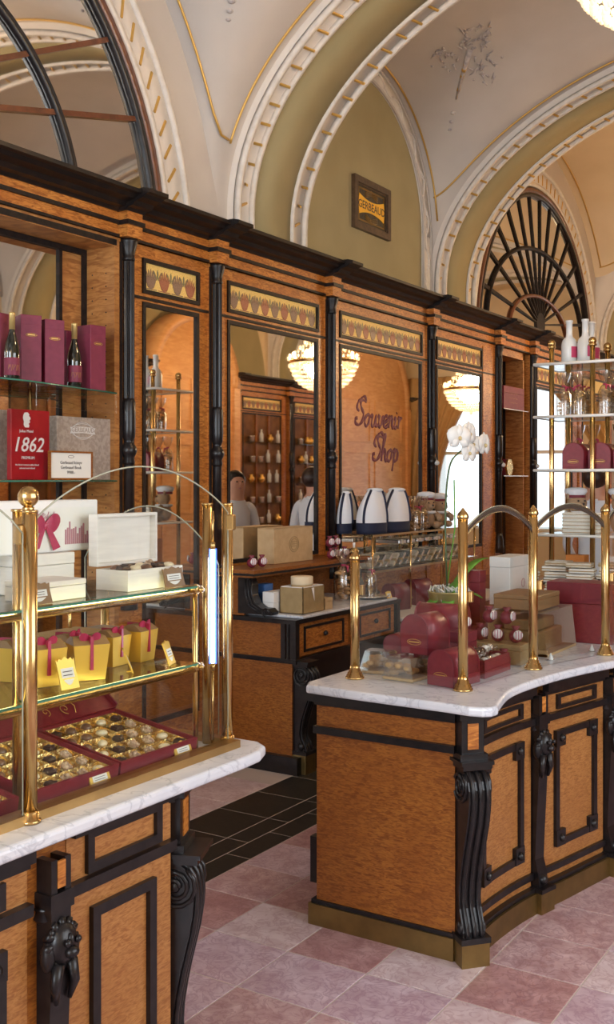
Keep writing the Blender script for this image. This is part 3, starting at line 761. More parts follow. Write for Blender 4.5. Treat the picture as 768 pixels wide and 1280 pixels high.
for y in (10.2, 12.2, 13.6, 14.7, 17.6):
    dup(proto_col, (1.12, y, 1.0), label='black half column on the street side wall seen in the mirrors', group='half columns on the street side wall')
for c in list(proto_col.children): bpy.data.objects.remove(c)
bpy.data.objects.remove(proto_col)
# backing pilasters behind columns and black strips
for k, (y0, y1) in enumerate(((4.225, 4.345), (5.01, 5.13), (6.355, 6.475), (8.0, 8.12), (9.49, 9.61), (10.43, 10.55))):
    b = MB().box(-4.04, -3.87, y0, y1, 0.0, 3.0); o = struct(b.build('trim_%d' % (13 + k), 'burl'))
    b = MB(); b.box(-3.87, -3.862, y0 + .004, y0 + .022, 1.2, 2.98); b.box(-3.87, -3.862, y1 - .022, y1 - .004, 1.2, 2.98); b.build('inlay', 'ebony_matte', o)
# entablature and cornice
def cornice_poly(X, o=0.0):
    return [(X(-.2), 3.135), (X(.03 + o), 3.135), (X(.045 + o), 3.15), (X(.08 + o), 3.155), (X(.10 + o), 3.175), (X(.15 + o), 3.185), (X(.17 + o), 3.20), (X(.20 + o), 3.205), (X(.20 + o), 3.225), (X(.16 + o), 3.235), (X(-.2), 3.235)]
for side, X, y0, y1, cols_, nm in (('L', lambda d: -3.88 + d, -1.0, 13.5, (2.9, 4.27, 5.055, 6.395, 8.04, 9.52, 10.46, 11.95), 'trim_20'), ('R', lambda d: 1.2 - d, 4.8, 17.8, (10.2, 12.2, 13.6, 14.7, 17.6), 'trim_21')):
    t = bpy.data.objects.new(nm, None); COL.objects.link(t); t.location = (X(0), y0, 3.0); struct(t)
    for s0, s1 in ([(y0, y1)] if side == 'L' else [(4.8, 10.15), (12.25, 14.7), (17.55, 17.8)]):
        MB().prism(cornice_poly(X), 'y', s0, s1).build('cornice', 'ebony_worn', t)
        MB().box(X(-.16), X(.02), s0, s1, 3.0, 3.14).build('frieze_board', 'burl', t)
        b = MB(); b.box(X(.0), X(.035), s0, s1, 3.068, 3.088); b.box(X(.0), X(.03), s0, s1, 3.0, 3.014); b.build('frieze_bead', 'ebony_matte', t)
    for y in cols_:
        if side == 'L' and y < 4.3: wd_ = .075
        else: wd_ = .075
        c = MB().prism(cornice_poly(X, .055), 'y', y - wd_, y + wd_).build('cornice_block', 'ebony_worn', t)
        MB().box(X(-.1), X(.085), y - .06, y + .06, 3.0, 3.14).build('frieze_block', 'burl', t)
        MB().box(X(0), X(.098), y - .068, y + .068, 3.064, 3.088).build('frieze_block_bead', 'ebony', t)
# ---- wine niche (bay 1): wooden recess with mirror back
nz = struct(bpy.data.objects.new('trim_22', None)); COL.objects.link(nz); nz.location = (-3.9, 3.2, 0)
b = MB()
b.box(-4.14, -3.87, 4.19, 4.225, 0, 3.0); b.box(-4.14, -3.87, 2.2, 4.19, 2.95, 3.0); b.box(-4.14, -4.09, 4.0, 4.19, 0, 2.95); b.box(-4.14, -3.9, 2.2, 4.19, 0, .12)
b.build('niche_lining', 'oak', nz)
b = MB(); b.box(-4.09, -4.07, 4.165, 4.19, .12, 2.95); b.box(-4.09, -4.075, 3.99, 4.012, .12, 2.92); b.box(-4.09, -4.07, 2.2, 4.165, 2.92, 2.95); b.box(-3.87, -3.862, 2.2, 4.2, 2.955, 2.985)
b.build('niche_bead', 'ebony_matte', nz)
MB().box(-4.12, -4.088, 2.2, 4.0, .12, 2.93).build('niche_mirror', 'mirror', nz)
b = MB()
for x in (-3.93, -4.03):
    for k in range(24): b.sphere((x, 4.189, 1.2 + k * .07), .004, 6, 4)
b.build('shelf_pin_holes', 'ebony', nz)
# ---- small niche (bay 6)
n6 = struct(bpy.data.objects.new('trim_23', None)); COL.objects.link(n6); n6.location = (-3.9, 9.9, 0)
b = MB(); b.box(-4.28, -3.9, 9.50, 9.53, 0, 3.0); b.box(-4.28, -3.9, 10.32, 10.35, 0, 3.0); b.box(-4.30, -4.26, 9.5, 10.35, 0, 3.0); b.box(-4.28, -3.9, 9.5, 10.35, 2.93, 3.0)
b.build('niche_lining', 'oak', n6)
b = MB(); b.box(-4.26, -4.245, 9.9, 9.94, 0, 2.93); b.box(-4.26, -4.245, 10.28, 10.32, 0, 2.93); b.box(-4.12, -4.09, 10.308, 10.322, 0, 2.93); b.build('niche_bead', 'ebony_matte', n6)

# ---- street side wall: panelling seen in the mirrors, two arched doors, curtains
bay('R', 12.25, 13.55, 12.42, 13.4, 0, .8, 'display cabinet on the street side wall beside the first panelled door', pane='cabinet_dark', name='wall_cabinet', cat='cabinet')
bay('R', 13.65, 14.65, 13.8, 14.5, 0, .8, 'display cabinet on the street side wall before the second panelled door', pane='cabinet_dark', name='wall_cabinet', cat='cabinet')
bay('R', 8.2, 10.1, 8.4, 9.9, 0, .8, 'broad display cabinet on the street side wall behind the counters', pane='cabinet_dark', name='wall_cabinet', cat='cabinet', fine=False)
bay('R', 5.0, 8.1, 5.2, 7.9, 0, .8, 'very broad display cabinet on the street side wall opposite the lettered mirror', pane='cabinet_dark', name='wall_cabinet', cat='cabinet', fine=False)
for k, yc in enumerate((11.2, 16.15)):
    hw = .85 if k == 0 else 1.3
    d = struct(bpy.data.objects.new('door_%d' % (k + 1), None)); COL.objects.link(d); d.location = (1.2, yc, 0)
    MB().prism(arch_poly(yc, hw, 3.0, 0.0), 'x', 1.10, 1.36).build('door_leaf', 'orange_wood', d)
    b = MB(); ring(b, yc, 3.0, hw - .02, hw + .12, 1.06, 1.36, 0, PI)
    for s in (-1, 1): b.box(1.06, 1.36, yc + s * (hw - .02), yc + s * (hw + .12), 0, 3.0)
    b.build('door_frame', 'orange_wood', d)
    for s in (-1, 1):
        for z0, z1 in ((.2, 1.1), (1.25, 2.2), (2.35, 3.1)):
            b = MB(); b.frame(yc + s * .08 if s > 0 else yc - hw * .85, yc + hw * .85 if s > 0 else yc - .08, z0, z1, .035, 1.08, 1.10); b.build('door_panel', 'orange_wood', d)
jar_me = {}
for q_, m_ in (('tall', 'frosted'), ('round', 'gold'), ('squat', 'silver')):
    pr = {'tall': [(.03, 0), (.03, .12), (.012, .15), (.012, .19)], 'round': [(.02, 0), (.05, .04), (.05, .07), (.02, .1), (.03, .12)], 'squat': [(.045, 0), (.045, .07), (.05, .075), (.05, .09)]}[q_]
    o = MB().lathe(pr, (0, 0, 0), 12).build('jar', m_); jar_me[q_] = o.data; bpy.data.objects.remove(o)
rj = random.Random(12)
for m0_, m1_ in ((12.45, 13.37), (13.83, 14.47)):
    for k in range(5):
        for j in range(4):
            q_ = rj.choice(list(jar_me)); o = bpy.data.objects.new('jar', jar_me[q_]); COL.objects.link(o)
            o.location = (1.2 - .05 + .0, m0_ + (m1_ - m0_) * (j + .5) / 4 + rj.uniform(-.03, .03), .8 + .25 + k * .3 + .013)
            tag(o, {'tall': 'tall white bottle', 'round': 'round gold jar', 'squat': 'squat silver tin'}[q_] + ' on a shelf of the street side cabinets', 'jar', q_ + ' jars in the street side cabinets')
# curtains at the far window: gathered drapes
def drape(name, label, xs, y, z1, z0, tie):
    n, m = 48, 26; vs = []; fs = []
    for j in range(m + 1):
        v = j / m; z = z1 + (z0 - z1) * v
        wx = 1 - .55 * math.sin(min(1, v / tie) * PI / 2) if v < tie else .45 + .25 * (v - tie)
        for i in range(n + 1):
            u = i / n; x = xs[0] + (xs[1] - xs[0]) * u * wx
            vs.append((x, y - .05 + .05 * math.sin(u * 42), z))
    for j in range(m):
        for i in range(n): k = j * (n + 1) + i; fs.append((k, k + 1, k + n + 2, k + n + 1))
    o = MB().add(vs, fs, True).build(name, 'curtain')
    so = o.modifiers.new('thickness', 'SOLIDIFY'); so.thickness = .01
    return tag(o, label, 'curtain', 'gold curtains at the far window')
drape('curtain', 'gold tied-back curtain at the far window beside the street side wall', (1.25, -.35), 17.75, 3.6, .05, .62)
drape('curtain', 'gold tied-back curtain at the far window beside the mirror wall', (-3.6, -1.3), 17.75, 3.6, .05, .62)
# ================================================================== COUNTERS
CT = .925                                   # worktop height
def seg_between(P, s0, s1, n=8):            # sub-polyline of P between arc lengths
    d = [0]
    for a, b in zip(P[:-1], P[1:]): d.append(d[-1] + (Vector(b) - Vector(a)).length)
    def at(s):
        for i in range(len(P) - 1):
            if s <= d[i + 1] + 1e-9:
                t = (s - d[i]) / (d[i + 1] - d[i]); return tuple(Vector(P[i]).lerp(Vector(P[i + 1]), t))
        return tuple(P[-1])
    return [at(s0 + (s1 - s0) * k / n) for k in range(n + 1)], d[-1]
def panel_face(root, P, pier_name=None, keyed=True, zt=CT - .0345):
    """one front panel along the plan polyline P (outside on its right): veneer, frieze panel, framed door panel"""
    _, L = seg_between(P, 0, 1)
    full = seg_between(P, 0, L, 10)[0]
    v = MB(); v.strip(full, .08, .886, -.06, 0); v.build('veneer', 'burl_panel', root)
    m = MB(); m.strip(full, .735, .762, -.02, .022); m.strip(full, .872 if not keyed else .855, zt, -.05, .03)
    if keyed: m.strip(full, .838, .857, -.02, .012)
    m; m.strip(full, .125, .15, -.02, .014); m.build('moulding', 'ebony', root)
    if L > .25:
        a, b = (.09, L - .07) if keyed else (.06, L - .045)
        f = MB()
        for s0, s1, z0, z1 in ((a, b, .815, .83), (a, b, .77, .785), (a, a + .022, .785, .815), (b - .022, b, .785, .815)) if keyed else ((a, b, .85, .872), (a, b, .768, .792), (a, a + .022, .792, .85), (b - .022, b, .792, .85)): f.strip(seg_between(P, s0, s1)[0], z0, z1, -.01, .012)
        f.build('frieze_frame', 'ebony', root)
        a, b, z0, z1, w = .075, L - .07, .215, .685, .026
        f = MB(); W = lambda s0, s1, q0, q1, o=.014: f.strip(seg_between(P, s0, s1)[0], q0, q1, -.01, o)
        e = .05 if keyed else 0.0
        W(a + e, b - e, z1 - w, z1); W(a + e, b - e, z0, z0 + w)
        W(a, a + w, z0 + max(e, w), z1 - max(e, w)); W(b - w, b, z0 + max(e, w), z1 - max(e, w))
        if keyed:
            for s in (a, b - .065):
                for z in (z0, z1 - .065): W(s, s + .065, z, z + .065, .017)
        f.build('door_frame', 'ebony', root)
        if keyed:
            r = MB()
            for s in (a + .036, b - .036):
                q = seg_between(P, s - .01, s + .01, 2)[0]; t = (Vector(q[2]) - Vector(q[0])).normalized(); n = Vector((t.y, -t.x)); p = Vector(q[1]) + n * .018
                for z in (z0 + .032, z1 - .032): r.sphere((p.x, p.y, z), .017, 8, 5)
            r.build('rosette', 'ebony', root)
def plinth(root, P, zt=.08, o=.035):
    full = seg_between(P, 0, seg_between(P, 0, 1)[1], 10)[0]
    MB().strip(full, 0.0, zt, -.06, o).build('plinth', 'brass_dull', root)
    MB().strip(full, zt, zt + .016, -.04, o * .7).build('plinth_bead', 'ebony', root)
def console(root, x, y, ang, h=.675, wd_=.085, z0=.082, scale=1.0):
    """S-curved black console bracket, back at (x,y), facing direction ang"""
    M = T(x, y, 0, ang)                      # local +x is outward
    prof = [(.67, .075), (.655, .10), (.63, .122), (.60, .132), (.56, .134), (.52, .130), (.46, .118), (.40, .10), (.34, .082), (.28, .067), (.22, .055), (.16, .05), (.12, .055), (.07, .075), (.04, .085), (0.0, .085)]
    pts = [(d * scale, z0 + (h - z0) * z / .67) for z, d in prof]
    poly = [(-.03, z0 + (h - z0))] + pts + [(-.03, z0)]
    b = MB(); b.prism(poly, 'y', -wd_ / 2, wd_ / 2, M)
    for s in (-.32, 0, .32): b.tube([(d + .004, s * wd_, z) for d, z in pts], .0085, 6, M)
    o = b.build('console', 'ebony', root)
    v = MB()
    for s in (-1, 1):
        c = (.062 * scale, z0 + (h - z0) * .60 / .67)
        sp = [(c[0] + (.014 + .046 * k / 26) * math.cos(k * .52), s * (wd_ / 2 + .003), c[1] + (.014 + .046 * k / 26) * math.sin(k * .52)) for k in range(27)]
        v.tube(sp, .0065, 6, M)
        v.sphere((c[0], s * wd_ / 2, c[1]), .016, 8, 6, (1, .6, 1), M)
        c2 = (.06 * scale, z0 + .045)
        v.sphere((c2[0], s * wd_ / 2, c2[1]), .024, 8, 6, (1, .5, 1), M)
    v.build('volute', 'ebony', root)
    c = MB(); c.box(-.05, .11, -wd_ * .62, wd_ * .62, h, h + .018, M); c.box(-.05, .12, -wd_ * .72, wd_ * .72, h + .018, h + .03, M); c.build('console_cap', 'ebony', root)
    f = MB(); f.box(-.06, .10, -wd_ * .62, wd_ * .62, 0, z0, M); f.build('foot_block', 'brass_dull', root)
    f = MB(); f.box(-.06, .105, -wd_ * .66, wd_ * .66, z0, z0 + .02, M); f.build('foot_bead', 'ebony', root)
def pier_block(root, x, y, ang, z0, z1, wd_=.085, d=.075):
    M = T(x, y, 0, ang)
    b = MB(); b.box(-.06, d, -wd_ / 2, wd_ / 2, z0, z1, M); b.box(-.06, d + .012, -wd_ / 2 - .01, wd_ / 2 + .01, z0, z0 + .02, M); b.box(-.06, d + .014, -wd_ / 2 - .012, wd_ / 2 + .012, z1 - .03, z1, M); b.build('pier_block', 'ebony', root)
    b = MB(); b.box(d - .01, d + .003, -wd_ * .24, wd_ * .24, z0 + .035, z1 - .045, M); b.build('pier_inlay', 'burl', root)
def pilaster(root, x, y, ang, z0=.082):
    """narrow black pilaster with a carved animal head under its capital"""
    M = T(x, y, 0, ang)
    b = MB()
    b.prism([(-.03, z0), (.05, z0), (.045, z0 + .06), (.03, z0 + .12), (.034, z0 + .22), (.042, z0 + .36), (.05, .60), (.05, .735), (-.03, .735)], 'y', -.03, .03, M)
    b.box(-.03, .055, -.036, .036, .735, .775, M); b.box(-.03, .05, -.012, -.03, .775, .85, M); b.box(-.03, .05, .012, .03, .775, .85, M)
    b.build('pilaster', 'ebony', root)
    h = MB()
    h.sphere((.05, 0, .66), .044, 12, 9, (.75, .9, 1.1), M)
    for k in range(12):
        a = 2 * PI * k / 12; h.tube([(.055, .026 * math.sin(a), .665 + .03 * math.cos(a)), (.05, .042 * math.sin(a), .66 + .05 * math.cos(a)), (.036, .046 * math.sin(a), .645 + .062 * math.cos(a))], [.008, .012, .005], 6, M)
    h.sphere((.082, 0, .648), .017, 8, 6, (1, 1.1, .85), M); h.sphere((.078, 0, .672), .011, 8, 6, (1, .8, 1.6), M)
    for s in (-1, 1):
        h.sphere((.05, s * .030, .69), .012, 8, 5, (.7, .8, .9), M); h.sphere((.086, s * .016, .672), .009, 6, 5, M=M)
        h.sphere((.045, s * .036, .64), .026, 8, 6, (.7, .7, 1.4), M)
        h.tube([(.06, s * .02, .62), (.062, s * .03, .57), (.055, s * .02, .53)], [.016, .012, .005], 6, M)
    h.lathe([(.028, .70), (.042, .715), (.034, .73), (.046, .74)], (.01, 0, 0), 12, M)
    h.build('carved_head', 'ebony', root)
    f = MB(); f.box(-.03, .07, -.045, .045, 0, z0, M); f.build('foot_block', 'brass_dull', root)
    f = MB(); f.box(-.03, .075, -.048, .048, z0, z0 + .016, M); f.sphere((.045, 0, z0 + .04), .022, 8, 6, M=M); f.build('foot_bead', 'ebony', root)
    b = MB(); b.box(.045, .052, -.012, .012, .785, .845, M); b.build('pier_inlay', 'burl', root)
def worktop(name, label, poly, z1, th, m='marble_white'):
    bm = bmesh.new(); vs = [bm.verts.new((x, y, z1 - th)) for x, y in poly]; f = bm.faces.new(vs)
    r = bmesh.ops.extrude_face_region(bm, geom=[f]); up = [g for g in r['geom'] if isinstance(g, bmesh.types.BMVert)]
    for v in up: v.co.z = z1
    bmesh.ops.recalc_face_normals(bm, faces=bm.faces[:])
    ed = [e for e in bm.edges if abs(e.verts[0].co.z - e.verts[1].co.z) < 1e-5]
    bmesh.ops.bevel(bm, geom=ed, offset=th * .32, segments=3, affect='EDGES', profile=.5)
    cx = sum(p[0] for p in poly) / len(poly); cy = sum(p[1] for p in poly) / len(poly)
    for v in bm.verts: v.co -= Vector((cx, cy, z1 - th))
    me = bpy.data.meshes.new(name); bm.to_mesh(me); bm.free(); me.materials.append(MATS[m])
    o = bpy.data.objects.new(name, me); COL.objects.link(o); o.location = (cx, cy, z1 - th)
    return tag(o, label, 'worktop')
def smooth_poly(P, n=4):
    out = []
    for i in range(len(P) - 1):
        p0 = P[max(i - 1, 0)]; p1 = P[i]; p2 = P[i + 1]; p3 = P[min(i + 2, len(P) - 1)]
        for q in range(n):
            t = q / n
            out.append(tuple(.5 * (2 * p1[k] + (-p0[k] + p2[k]) * t + (2 * p0[k] - 5 * p1[k] + 4 * p2[k] - p3[k]) * t * t + (-p0[k] + 3 * p1[k] - 3 * p2[k] + p3[k]) * t ** 3) for k in (0, 1)))
    out.append(P[-1]); return out

# ---- left counter
lc = thing('shop_counter', 'burl wood counter with carved black pilaster and console, carrying the tall glass case', 'counter', (-2.1, 1.6, 0))
FX = -1.775
for ya, yb in ((.70, 1.64), (1.76, 2.135)):
    P = [(FX, ya), (FX, yb)]
    panel_face(lc, [(FX, ya), (FX, (ya + yb) / 2), (FX, yb)], keyed=(ya < 1)); plinth(lc, [(FX, ya), (FX, (ya + yb) / 2), (FX, yb)])
b = MB(); b.box(-2.42, FX - .055, .70, 2.12, .02, .885); b.box(FX - .06, FX - .002, 1.641, 1.759, .0, .885); b.prism([(FX - .03, 2.12), (FX - .10, 2.215), (-2.42, 2.215), (-2.42, 2.1)], 'z', 0.02, .885); b.build('carcass', 'burl_dark', lc)
pilaster(lc, FX - .005, 1.70, 0)
CA = PI / 4
console(lc, -1.845, 2.19, .42, h=.685, wd_=.10, scale=.72)
pier_block(lc, -1.845, 2.19, .42, .715, .8905, wd_=.10, d=.06)
b = MB(); b.strip([(FX - .002, 2.135), (FX - .07, 2.19)], .11, .885, -.05, .0); b.build('pier_return', 'burl', lc)
b = MB(); b.strip([(FX - .002, 2.125), (FX - .07, 2.18)], .855, .8905, -.05, .02); b.build('pier_moulding', 'ebony', lc)
pl = [(-1.715, .6), (-1.715, 2.40), (-1.72, 2.47), (-1.745, 2.53), (-1.79, 2.56), (-2.5, 2.56), (-2.5, .6)]
worktop('marble_worktop', 'white marble worktop under the tall glass chocolate case', pl, CT, .034)

# ---- right counter
rc = thing('shop_counter', 'burl wood counter with a serpentine front and brass plinth, carrying the burgundy boxes', 'counter', (-1.8, 4.4, 0))
F1 = smooth_poly([(-1.515, 3.50), (-1.513, 3.65), (-1.495, 3.84), (-1.470, 3.975)])
F2 = smooth_poly([(-1.452, 4.06), (-1.425, 4.16), (-1.385, 4.34), (-1.345, 4.515)])
F3 = smooth_poly([(-1.325, 4.60), (-1.31, 4.9), (-1.315, 5.3), (-1.34, 5.7)])
for F in (F1, F2, F3): panel_face(rc, F); plinth(rc, F)
body = [(-2.10, 3.45), (-1.56, 3.45)] + [(x - .05, y) for x, y in F1 + F2 + F3] + [(-2.10, 5.7)]
MB().prism(body, 'z', .02, .885).build('carcass', 'burl_dark', rc)
b = MB(); b.box(-2.12, -1.545, 3.42, 3.455, .08, .735); b.box(-2.12, -1.545, 3.42, 3.455, .76, .86); b.build('end_panel', 'burl_dark', rc)
b = MB(); b.box(-2.125, -1.54, 3.40, 3.46, .735, .762); b.box(-2.14, -1.53, 3.385, 3.46, .858, .8905); b.box(-2.125, -1.54, 3.408, 3.46, .842, .86); b.build('end_moulding', 'ebony', rc)
b = MB(); b.box(-2.15, -1.545, 3.405, 3.47, 0, .08); b.build('end_plinth', 'brass_dull', rc)
b = MB(); b.box(-2.14, -1.545, 3.412, 3.47, .08, .096); b.build('end_plinth_bead', 'ebony', rc)
console(rc, -1.535, 3.475, -.72, h=.69, wd_=.085)
pier_block(rc, -1.535, 3.475, -.72, .72, .8905)
pilaster(rc, -1.475, 4.015, -.25); pilaster(rc, -1.35, 4.555, -.2)
b = MB(); b.box(-2.16, -2.12, 3.52, 3.56, 0, .88); b.box(-2.2, -2.16, 3.50, 3.54, .12, .30); b.build('back_post', 'ebony', rc)
front = smooth_poly([(-1.385, 3.43), (-1.425, 3.60), (-1.44, 3.735), (-1.43, 3.90), (-1.40, 4.115), (-1.345, 4.34), (-1.285, 4.55), (-1.262, 4.8), (-1.255, 5.3), (-1.28, 5.75)], 4)
pl = [(-2.16, 5.75), (-2.16, 3.42), (-2.13, 3.36), (-1.9, 3.345), (-1.55, 3.335), (-1.45, 3.325), (-1.405, 3.335), (-1.378, 3.36), (-1.373, 3.395)] + front
worktop('marble_worktop', 'white marble worktop with a wavy front edge under the burgundy boxes', pl, CT, .034)
# ---- far counter carrying the brass shelf stand
fc = thing('shop_counter', 'low burl wood counter under the brass shelf stand', 'counter', (-1.75, 6.6, 0))
MB().box(-2.42, -1.42, 5.80, 7.4, .02, .885).build('carcass', 'burl', fc)
b = MB(); b.box(-2.44, -1.40, 5.79, 7.42, .735, .762); b.box(-2.44, -1.40, 5.79, 7.42, .86, .8905); b.build('moulding', 'ebony', fc)
MB().box(-2.44, -1.39, 5.79, 7.42, 0, .10).build('plinth', 'brass_dull', fc)
worktop('marble_worktop', 'white marble slab under the brass shelf stand', [(-2.48, 5.77), (-1.36, 5.77), (-1.36, 7.45), (-2.48, 7.45)], CT, .03)

# ---- wall cabinet with drawers and raised back shelf
wc = thing('drawer_cabinet', 'dark burl drawer cabinet against the mirror wall with scroll brackets', 'cabinet', (-3.6, 5.7, 0))
CW = .895; WX = -3.31
b = MB(); b.box(-3.86, WX - .02, 5.10, 6.40, .10, CW - .03); b.build('carcass', 'burl_dark', wc)
b = MB(); b.box(-3.86, WX + .02, 5.075, 6.40, CW - .03, CW - .005); b.box(-3.86, WX + .015, 5.085, 6.405, .635, .66)
for y in (5.09, 6.36): b.box(WX - .03, WX + .012, y, y + .04, .66, CW - .03)
b.box(-3.40, -3.37, 5.085, 5.10, .66, CW - .03); b.box(-3.36, -3.345, 5.085, 5.10, .66, CW - .03); b.box(WX - .03, WX - .015, 5.11, 6.38, .1, .63); b.box(-3.86, WX + .04, 5.06, 6.42, 0, .10); b.build('moulding', 'ebony', wc)
for y0, y1 in ((5.14, 5.72), (5.80, 6.34)):
    d = MB(); d.box(WX - .025, WX - .005, y0, y1, .67, CW - .035); d = d.build('drawer', 'burl', wc)
    f = MB(); f.frame(y0 + .06, y1 - .06, .69, CW - .055, .014, WX - .008, WX + .004); f.build('drawer_bead', 'ebony', d)
    k = MB(); k.sphere((WX + .008, (y0 + y1) / 2, .775), .016, 8, 6); k.tube([(WX - .01, (y0 + y1) / 2, .775), (WX + .006, (y0 + y1) / 2, .775)], .006, 6); k.build('knob', 'ebony', d)
    MB().box(WX - .035, WX - .018, y0 + .04, y1 - .04, .16, .60).build('lower_panel', 'burl_dark', wc)
console(wc, WX - .03, 5.16, 0, h=.62, wd_=.09, z0=.11); console(wc, WX - .03, 6.34, 0, h=.62, wd_=.09, z0=.11)
# raised back shelf
b = MB(); b.box(-3.86, -3.545, 5.02, 6.42, 1.145, 1.17); b.box(-3.86, -3.56, 5.03, 6.41, 1.125, 1.145); b.build('raised_shelf', 'burl_dark', wc)
b = MB(); b.box(-3.86, -3.54, 5.015, 6.425, 1.137, 1.15); b.build('shelf_bead', 'ebony', wc)
b = MB(); b.box(-3.86, -3.66, 5.08, 5.10, CW, 1.125); b.build('shelf_side', 'burl_dark', wc)
MB().box(-3.86, -3.842, 5.1, 6.4, CW, 1.125).build('shelf_back', 'burl_dark', wc)
for y in (5.11, 6.37):
    b = MB(); pts = [(-3.70, 1.12), (-3.62, 1.12), (-3.60, 1.08), (-3.60, 1.02), (-3.575, .97), (-3.53, .945), (-3.48, .945), (-3.455, .925), (-3.46, CW + .0125), (-3.70, CW + .0125)]
    b.prism(pts, 'y', y - .035, y + .035)
    b.tube([(-3.495 + (.008 + .022 * k / 18) * math.cos(k * .6), y - .037, .925 + (.006 + .02 * k / 18) * math.sin(k * .6)) for k in range(19)], .005, 6)
    for q in (0, 1, 2): b.tube([(-3.60 - .022 * q, y - .037, 1.11), (-3.60 - .022 * q, y - .037, 1.03), (-3.58 - .02 * q, y - .037, .975 - .01 * q), (-3.53, y - .037, .94 - .012 * q)], .005, 5)
    b.build('scroll_bracket', 'ebony', wc)
worktop('marble_worktop', 'narrow white marble worktop on the drawer cabinet by the mirror wall', [(-3.84, 5.15), (-3.285, 5.15), (-3.285, 6.33), (-3.84, 6.33)], CW + .012, .0165)
# ---- sales base beyond it, carrying the glass shelf stand with bags
sb = thing('display_base', 'pale low display base under the glass biscuit shelves', 'cabinet', (-3.6, 7.2, 0))
MB().box(-3.86, -3.36, 6.50, 8.6, 0, .72).build('body', 'burl_dark', sb)
MB().bbox(-3.86, -3.32, 6.48, 8.62, .72, .75, .006).build('top', 'white_card', sb)
b = MB(); b.box(-3.37, -3.345, 6.5, 8.6, .6, .63); b.box(-3.38, -3.34, 6.49, 8.61, 0, .08); b.build('moulding', 'ebony', sb)
# ================================================================== GLASS CASES
def post(root, x, y, z0, z1, r, dome=True, bell=True):
    p = [(r, z0), (r, z1)]
    MB().lathe(p, (x, y, 0), 16).build('post', 'brass', root)
    if bell: MB().lathe([(r * 2.0, z0 + .001), (r * 2.0, z0 + .008), (r * 1.78, z0 + .0085), (r * 1.78, z0 + .016), (r * 1.55, z0 + .0165), (r * 1.58, z0 + .025), (r * 1.3, z0 + .0265), (r * 1.25, z0 + .037), (r * 1.08, z0 + .038), (r * 1.05, z0 + .048), (r, z0 + .05)] if bell == True else [(r * 1.5, z0 + .001), (r * 1.5, z0 + .008), (r * 1.22, z0 + .009), (r * 1.22, z0 + .026), (r, z0 + .028)], (x, y, 0), 20).build('post_base', 'brass', root)
    if dome: MB().lathe([(r * 1.12, z1 - .008), (r * 1.2, z1), (r * 1.0, z1 + .012), (r * .5, z1 + .022), (r * .2, z1 + .03), (.001, z1 + .033)], (x, y, 0), 16).build('post_cap', 'brass', root)
def arched_pane(root, a, b, z0, ze, zm, th=.006, edge='glass_edge_pale', er=.0022, n=24, band=0.0):
    a = Vector(a); b = Vector(b); L = (b - a).length; ex = (b - a) / L
    top = [(L * k / n, ze + (zm - ze) * math.sin(PI * k / n) ** .8) for k in range(n + 1)]
    poly = [(0, z0)] + [(L, z0)] + top[::-1]
    M = basis((a.x, a.y, 0), (ex.x, ex.y, 0), (0, 0, 1))
    b_ = MB(); b_.prism(poly, 'z', -th / 2, th / 2, M); o = b_.build('pane', 'glass', root)
    e = MB(); e.tube([tuple(M @ Vector((u, z, 0))) for u, z in top], er, 6); e.tube([tuple(M @ Vector(q)) for q in ((0, z0, 0), (0, ze, 0))], er * .8, 6); e.tube([tuple(M @ Vector(q)) for q in ((L, z0, 0), (L, ze, 0))], er * .8, 6)
    e.build('pane_edge', edge, o)
    if band:
        vs = []; fs = []
        for u, z in top:
            for q, w_ in ((z, -th * .8), (z, th * .8), (z - band, th * .8), (z - band, -th * .8)): vs.append(tuple(M @ Vector((u, q, w_))))
        for k in range(n):
            for q in range(4): q2 = (q + 1) % 4; fs.append((k * 4 + q, k * 4 + q2, k * 4 + 4 + q2, k * 4 + 4 + q))
        MB().add(vs, fs, True).build('arched_rim', 'smoky', o)
mat('smoky', (0.10, 0.08, 0.065), 0.12, 0.4, coat=0.6)

gc = thing('glass_case', 'tall glass display case with brass posts and two glass shelves of chocolates', 'display case', (-2.05, 1.7, CT))
post(gc, -1.80, 1.672, CT, 1.63, .0165, dome=False, bell='collar'); post(gc, -1.885, 1.715, CT, 1.63, .014, dome=False, bell=False)
post(gc, -1.845, 2.478, CT, 1.63, .0165, dome=False, bell='collar'); post(gc, -1.905, 2.46, CT, 1.63, .015, dome=False, bell=False)
b = MB(); b.lathe([(.012, 1.628), (.014, 1.636), (.010, 1.64)], (-1.825, 1.69, 0), 14); b.sphere((-1.825, 1.69, 1.662), .0245, 16, 12); b.build('ball_finial', 'brass', gc)
b = MB()
for x, y in ((-1.80, 1.672), (-1.885, 1.715), (-1.845, 2.478), (-1.905, 2.46)): b.lathe([(.017, 1.626), (.017, 1.632)], (x, y, 0), 14)
b.build('post_cap', 'brass', gc)
b = MB()
for y in (1.692, 1.652, 2.455): b.bbox(-1.826, -1.802, y - .009, y + .009, 1.555, 1.60, .003)
b.build('pane_clip', 'brass_rail', gc)
arched_pane(gc, (-1.812, 1.695), (-1.828, 2.458), CT + .022, 1.605, 1.735)
arched_pane(gc, (-1.80, .90), (-1.80, 1.65), CT + .022, 1.58, 1.735)
arched_pane(gc, (-1.88, 2.482), (-2.42, 2.482), CT + .022, 1.45, 1.62)
MB().box(-1.838, -1.792, .7, 2.47, CT, CT + .022).build('base_rail', 'brass_rail', gc)
MB().box(-2.45, -1.84, 2.465, 2.498, CT, CT + .018).build('base_rail', 'brass_rail', gc)
S1, S2 = 1.40, 1.18
